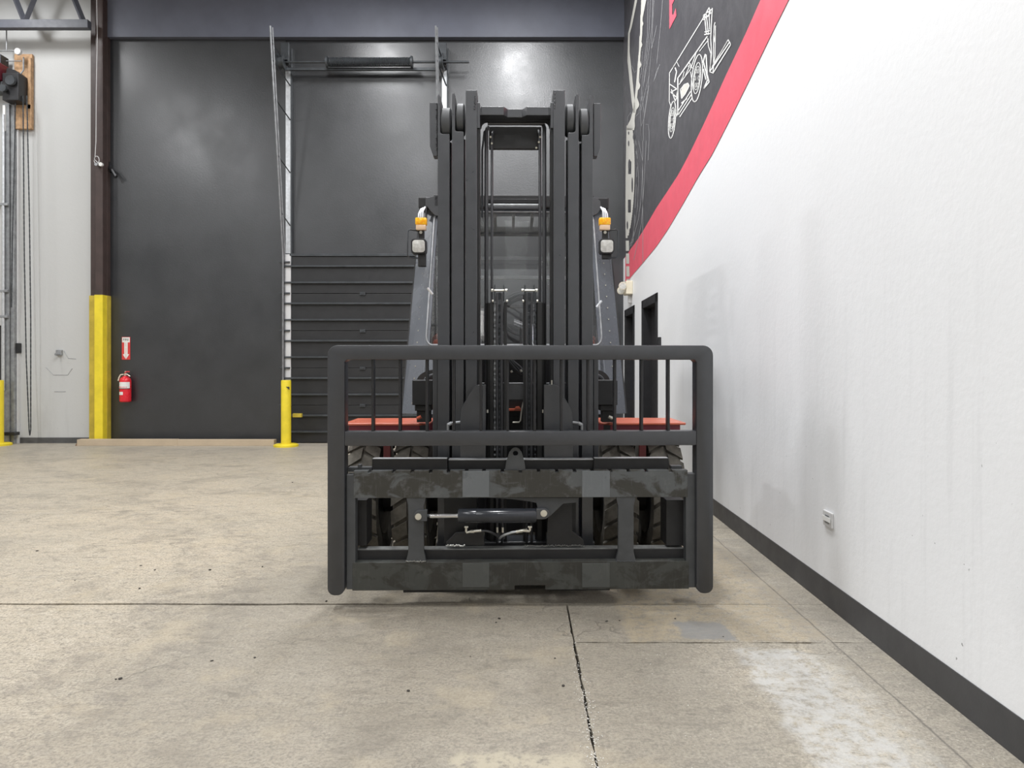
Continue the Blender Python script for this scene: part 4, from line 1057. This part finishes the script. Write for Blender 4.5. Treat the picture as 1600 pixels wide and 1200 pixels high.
for sgn in (-1, 1):
    par = None
    for (a, b) in ((.82, 1.015), (.53, .73)):
        x0_, x1_ = (a, b) if sgn > 0 else (-b, -a)
        o = tyre(x0_, x1_, yW, RT, 22, 'drive_wheel', fk)
        xo_ = x1_-.05 if sgn > 0 else x0_+.05; rimm = M['orange'] if a > .7 else M['black']
        q1 = MB().lathe([(0, 0), (.10, 0), (.13, -.05*sgn), (.21, -.06*sgn), (.225, .03*sgn), (.235, .03*sgn), (.235, -.09*sgn), (0, -.09*sgn)], (xo_, yW, RT), 'x', 32).build('rim', rimm, o, True)
        MB().cyl((sgn*(a+.012), yW, RT), (sgn*(a+.022), yW, RT), .24, n=32).build('hub_disc', M['black'], o, True)  # black disc added to keep the gap between tyres dark
for sgn in (-1, 1):
    x0_, x1_ = (.60, .82) if sgn > 0 else (-.82, -.60)
    o = tyre(x0_, x1_, yW+2.0, .36, 20, 'steer_wheel', fk)
    MB().lathe([(0, 0), (.09, 0), (.12, -.04*sgn), (.20, -.05*sgn), (.205, .02*sgn), (.205, -.12*sgn), (0, -.12*sgn)], ((x1_-.04) if sgn > 0 else (x0_+.04), yW+2.0, .36), 'x', 28).build('rim', M['orange'], o, True)

# ---- fenders
zF = .905
for sgn in (-1, 1):
    yf0 = .60
    xin, xout = .515, 1.045
    xout = 1.03
    P = [(xin+.05, yf0), (xout-.008, yf0), (xout, yf0+.01), (xout, 1.00), (xin, 1.02), (xin, .655)]
    P = [(p[0]*sgn, p[1]) for p in P]
    fd = MB().prism(P, 'z', zF-.014, zF, .005).build('fender', M['orange'], fk)
    MB().box(sgn*(xin+.06), sgn*(xout-.03), .63, .64, zF-.052, zF-.014, .003).build('fender_lip', M['maroon'], fd)  # lip and skirt: orange in shade, painted as maroon
    MB().prism([(.64, zF-.06), (.64, zF-.012), (1.3, zF-.012), (1.3, zF-.30), (1.27, zF-.30), (1.2, zF-.06)], 'x', sgn*(xin), sgn*(xin+.02)).build('fender_skirt', M['maroon'], fd)
    MB().box(sgn*.752, sgn*.795, .64, .66, .60, zF-.012, .004).build('fender_stay', M['dkmaroon'], fd)

# ---- body behind
bd = MB().box(-.52, .52, 1.1, 3.1, .28, .95, .03).build('body', M['black'], fk)
MB().box(-.76, .76, 1.42, 2.72, .50, .86, .03).build('side_tank', M['black'], bd)
m = MB().prism([(2.45, .25), (2.45, 1.25), (2.75, 1.30), (3.35, 1.18), (3.50, .95), (3.50, .32), (3.35, .22)], 'x', -.78, .78, .04)
m.build('counterweight', M['mast'], bd, True)
MB().box(-.55, .55, 1.8, 2.5, .93, 1.12, .03).build('hood', M['black'], bd)

# ---- cab
cab_b, cab_t = 1.36, 1.86           # local depth of the front face at floor / roof level
zB, zT = .90, 2.50
def cy(z): return cab_b+(cab_t-cab_b)*(z-zB)/(zT-zB)
def cw(z): return .812-(.812-.742)*(z-zB)/(zT-zB)
ycb = 3.0
xs0 = -.0
def lean(m, xa, xb, z0, z1, dep=.07, bev=.006, k=0, tw=(0, 0)):
    """slab lying in the leaning front plane; xa/xb given as (bottom, top) pairs"""
    m.hexa([(xa[0], cy(z0)+k+tw[0], z0), (xb[0], cy(z0)+k+tw[1], z0), (xb[1], cy(z1)+k+tw[1], z1), (xa[1], cy(z1)+k+tw[0], z1),
            (xa[0], cy(z0)+dep+k+tw[0], z0), (xb[0], cy(z0)+dep+k+tw[1], z0), (xb[1], cy(z1)+dep+k+tw[1], z1), (xa[1], cy(z1)+dep+k+tw[0], z1)], bev)
gl_b, gl_t = .655, .615
m = MB(); lean(m, (-.63, -.62), (.63, .62), zT-.05, zT, .08)
for sg in (-1, 1):
    o_ = [(sg*cw(zB), sg*cw(zT)), (sg*.645, sg*gl_t)]
    lean(m, *(o_ if sg < 0 else o_[::-1]), zB, zT, .10, tw=(.10, 0) if sg < 0 else (0, .10))
lean(m, (-.66, -.65), (.66, .65), zB, 1.40, .05)
cab = m.build('cab', M['cabgrey'], fk)
# raised pressed panels and rivets down the pillars
for sg in (-1, 1):
    for f_, wd in ((.955, .012), (.80, .02)):
        xa_, xb_ = sg*(cw(zB)*f_-wd), sg*(cw(zB)*f_+wd); xc2, xd2 = sg*(cw(zT)*(f_+.02)-wd), sg*(cw(zT)*(f_+.02)+wd)
        m = MB(); o_ = [(min(xa_, xb_), min(xc2, xd2)), (max(xa_, xb_), max(xc2, xd2))]; lean(m, o_[0], o_[1], zB+.03, zT-.08, .015, .004, .088 if f_ > .9 else .0); m.build('pillar_rib', M['cabgrey'], cab)
    m = MB()
    for k in range(17):
        z = zB+.08+k*.088; x = sg*cw(z)*.905; m.cyl((x, cy(z)+.045, z), (x, cy(z)+.065, z), .005, n=8)
    m.build('rivets', M['zinc'], cab); 
    m = MB()                                             # weather strip on the outer edge
    lean(m, ((sg*cw(zB)-.008), (sg*cw(zT)-.008)), ((sg*cw(zB)+.008), (sg*cw(zT)+.008)), zB, zT, .06, .003, .10); m.build('edge_seal', M['rubber_dark'], cab)
# windscreen with rounded rubber surround
g0, g1 = 1.40, zT-.055
P = rrect(-1, 1, 0, 1, .05, 5)
def gp(u, v, k=0):
    z = g0+(g1-g0)*v; hw_ = .645+(gl_t-.645)*v; return Vector((u*hw_, cy(z)+k, z))
pts = [gp(a, b, -.004) for a, b in rrect(-1, 1, 0, 1, .07, 5)]
MB().tube(pts, .007, 6, True).build('window_seal', M['dkgalv'], cab, True)
m = MB(); P = [gp(a, b, .01) for a, b in rrect(-1, 1, 0, 1, .07, 5)]; Q = [p+Vector((0, .006, 0)) for p in P]
vs = [m.bm.verts.new(p) for p in P]; v2 = [m.bm.verts.new(p) for p in Q]; m.bm.faces.new(vs); m.bm.faces.new(v2[::-1])
for i in range(len(vs)): m.bm.faces.new((vs[i], vs[(i+1) % len(vs)], v2[(i+1) % len(vs)], v2[i]))
m.build('windscreen', M['glass'], cab)
# roof frame, slats and rear
zR = zT
m = MB()
m.box(-cw(zT), -.62, cab_t-.02, ycb, zR-.03, zR+.06, .01).box(.62, cw(zT), cab_t-.02, ycb, zR-.03, zR+.06, .01)
m.box(-.62, .62, cab_t-.06, cab_t+.08, zR-.03, zR+.07, .01).box(-.62, .62, ycb-.1, ycb, zR-.03, zR+.06, .01)
m.build('roof_frame', M['black'], cab)
for k in range(7):
    x = -.46+k*.153; MB().box(x-.012, x+.012, cab_t+.08, cab_t+.36, zR-.02, zR+.02, .004).build('roof_slat', M['dkgalv'], cab)
MB().box(-.62, .62, cab_t+.36, ycb-.1, zR-.01, zR+.03, .004).build('roof_panel', M['hook'], cab)
for sg in (-1, 1):
    MB().box(sg*(cw(1.6)-.06), sg*cw(1.6), ycb-.08, ycb, .95, zR, .008).build('rear_pillar', M['black'], cab)
    MB().hexa([(sg*(cw(zB)-.01), cy(zB)+.21, zB), (sg*(cw(zB)-.03), cy(zB)+.21, zB), (sg*(cw(1.35)-.03), cy(1.35)+.21, 1.35), (sg*(cw(1.35)-.01), cy(1.35)+.21, 1.35),
               (sg*cw(1.5), ycb-.08, zB), (sg*(cw(1.5)-.03), ycb-.08, zB), (sg*(cw(1.5)-.03), ycb-.08, 1.35), (sg*cw(1.5), ycb-.08, 1.35)], .004).build('lower_side_panel', M['mast'], cab)
MB().box(-.74, .74, ycb-.05, ycb, .95, 1.30, .01).build('rear_panel', M['mast'], cab)
m = MB(); m.box(-.74, .74, ycb-.05, ycb, lz_(437, ycb)-.0, lz_(432, ycb), .002); m.build('rear_glass_rail', M['galv'], cab)
MB().box(-.72, .72, ycb-.03, ycb-.024, 1.3, zR).build('rear_window', M['glass'], cab)
m = MB(); m.box(-.28, .28, 2.52, 2.62, 1.15, 1.62, .05).box(-.27, .27, 2.05, 2.55, 1.08, 1.20, .04); m.build('operator_seat', M['seat'], cab, True)
# dashboard, wheel and levers
MB().box(-.60, .60, cab_b+.2, cab_b+.42, 1.0, lz_(540, 1.6)-.0, .03).build('dashboard', M['blackplastic'], cab)
cst = L(818, 492, 1.85); m = MB(); rr = .165
pts = []
for k in range(28):
    a = 2*PI*k/28; pts.append(cst+Vector((math.cos(a)*rr, -math.sin(a)*rr*.35, math.sin(a)*rr*.94)))
m.tube(pts, .014, 8, True)
for a in (.4, 2.6, 4.7): m.tube([cst, cst+Vector((math.cos(a)*rr, -math.sin(a)*rr*.35, math.sin(a)*rr*.94))], .009, 6)
m.cyl(cst, cst+Vector((.0, -.12, -.32)), .03, n=14); m.build('steering_wheel', M['blackplastic'], cab, True)
MB().tube([L(803, 503, 1.7), L(816, 508, 1.7)], .010, 8).build('lever', M['galv'], cab, True)
MB().tube([L(752, 486, 1.8), L(751, 500, 1.8), L(752, 525, 1.8)], .022, 8).build('glass_glint', M['white'], cab, True)  # white tube standing in for a lamp reflection in the windscreen
for sg, px in ((-1, 668), (1, 940)):
    MB().tube([L(px, 450 if sg < 0 else 470, 1.5), L(px+10*-sg*.8, 460 if sg < 0 else 480, 1.5)], .010, 6).build('wiper_arm', M['galv'], cab, True)
for sg, x0_ in ((-1, -.62), (1, .50)):
    MB().box(x0_, x0_+.12, 1.75, 2.1, 1.15, 1.45, .02).build('side_console', M['orange'], cab)
# roof-corner brackets beside the mast
for pts in ([(665, 308), (668, 309), (672, 308), (678, 306), (690, 306), (690, 337), (680, 337), (673, 330), (667, 322), (666, 340), (664, 340)],
            [(926, 308), (932, 309), (938, 314), (939, 326), (934, 333), (926, 337)]):
    fpr(MB(), pts, 1.80, 1.85, .002).build('roof_bracket', M['mast'], cab)
m = MB()
for a, b in ((653, 665), (940, 950)):
    for k in range(3):
        s_ = 1 if a < 800 else -1; q_ = a if s_ > 0 else b
        tbp = [L(q_+s_*(1+k*3.2), 344, 1.78), L(q_+s_*(1.5+k*3.2), 334-k*2, 1.78), L(q_+s_*(5+k*3), 327-k*1.5, 1.80), L(q_+s_*(10+k*2), 326-k, 1.84)]
        m.tube(tbp, .008, 6)
m.build('lamp_cable', M['galv'], cab, True)
# arches beside the boxes
for a, b in ((652, 684), (927, 954)):
    c_ = 684 if a < 700 else 926; w_ = 33 if a < 700 else 27
    P = [(c_+w_*math.cos(t_)*(-1 if a < 700 else 1), 596-19*math.sin(t_)) for t_ in [PI/2*k/8 for k in range(9)]]+[(c_, 596)]
    fpr(MB(), P, cab_b+.0, cab_b+.03).build('arch_hole_sheet', M['rubber_dark'], cab)  # dark sheet standing in for the shaded arch hole
    P2 = [L(c_+w_*.62*math.cos(t_)*(-1 if a < 700 else 1), 596-11*math.sin(t_), cab_b-.03) for t_ in [PI/2*k/8 for k in range(9)]]
    MB().tube(P2, .010, 6).build('tilt_hose', M['track'], cab, True)
# work lamps with amber indicators and wire guards
for sg, c_, sq in ((-1, 654, 657.5), (1, 948.5, 945.5)):
    yl = 1.62
    lamp = fpr(MB(), rrect(c_-12, c_+12, 372.5, 396.5, 5, 4), yl, yl+.07, .004).build('work_lamp', M['blackplastic'], cab)
    tag(lamp, 'square white work lamp in a black housing')
    # inner glass
    fpr(MB(), rrect(c_-9.8, c_+9.8, 374.8, 394.2, 4.5, 4), yl-.006, yl+.0, .002).build('lens', M['lens'], cab, True)
    fb(MB(), sq-9, sq+9, 339.5, 351, yl-.01, yl+.05, .008).build('indicator_lens', M['amber'], cab, True)
    fb(MB(), sq-8, sq+8, 350, 359, yl-.006, yl+.045, .008).build('indicator_base_lens', M['amber2'], cab, True)
    m = fb(MB(), sq-4, sq+5, 359, 375, yl+.02, yl+.06, .004); fb(m, c_-1 if sg < 0 else c_-7, c_+11 if sg < 0 else c_+7, 396, 416 if sg < 0 else 404, yl+.02, yl+.07, .004)
    MB().cyl(L(sq, 363, yl+.0), L(sq, 363, yl+.02), .012, n=8).build('bolt', M['zinc'], cab)
    m.build('lamp_bracket', M['rubber_dark'], cab)
    e = 637 if sg < 0 else 966
    Pg = [L(sq-4*(-sg), 361, yl+.03), L(e+4*(-sg), 358.5, yl), L(e+.5*(-sg), 360.5, yl), L(e, 380, yl), L(e-.0, 399, yl), L(e+3*(-sg), 402.5, yl), L(c_, 403.5, yl+.03)]
    MB().tube(Pg, .0058, 6).build('lamp_guard', M['track'], cab, True)


# ---- give every separate little piece an object of its own
def split_islands(o, gap=.012):
    me = o.data; bm = bmesh.new(); bm.from_mesh(me); bm.verts.ensure_lookup_table(); bm.faces.ensure_lookup_table()
    seen = [-1]*len(bm.verts); isl = []
    for v in bm.verts:
        if seen[v.index] >= 0: continue
        st = [v]; seen[v.index] = len(isl); grp = []
        while st:
            a = st.pop(); grp.append(a)
            for e in a.link_edges:
                b = e.other_vert(a)
                if seen[b.index] < 0: seen[b.index] = len(isl); st.append(b)
        isl.append(grp)
    bb = [([min(v.co[k] for v in g) for k in range(3)], [max(v.co[k] for v in g) for k in range(3)]) for g in isl]
    cl = list(range(len(isl)))
    def root(i):
        while cl[i] != i: i = cl[i]
        return i
    for i in range(len(isl)):
        for j in range(i):
            if all(bb[i][0][k]-gap <= bb[j][1][k] and bb[j][0][k]-gap <= bb[i][1][k] for k in range(3)): cl[root(i)] = root(j)
    roots = sorted({root(i) for i in range(len(isl))})
    if len(roots) < 2: bm.free(); return
    owner = {v.index: root(i) for i, g in enumerate(isl) for v in g}
    for r in roots:
        b2 = bm.copy(); b2.verts.ensure_lookup_table()
        bmesh.ops.delete(b2, geom=[v for v in b2.verts if owner[v.index] != r], context='VERTS')
        if r == roots[0]: keep = b2; continue
        m2 = bpy.data.meshes.new(me.name); b2.to_mesh(m2); b2.free()
        for mt in me.materials: m2.materials.append(mt)
        n = o.copy(); n.data = m2; COL.objects.link(n)
    keep.to_mesh(me); keep.free(); bm.free()
SPL = ('corner_plate', 'end_stop', 'fitting', 'hanger', 'inner_plate', 'lamp_bracket', 'lamp_cable', 'lower_hook', 'motor_mount', 'roller_bracket', 'spring_cone', 'inner_lip', 'mural_gear_cutout', 'wall_scar', 'chain_anchor')
for o in [o for o in bpy.data.objects if o.type == 'MESH' and o.name.split('.')[0] in SPL]: split_islands(o)
for o in bpy.data.objects:
    if o.name.split('.')[0] in ('weld_bead', 'weld', 'rivets'): o['kind'] = 'stuff'
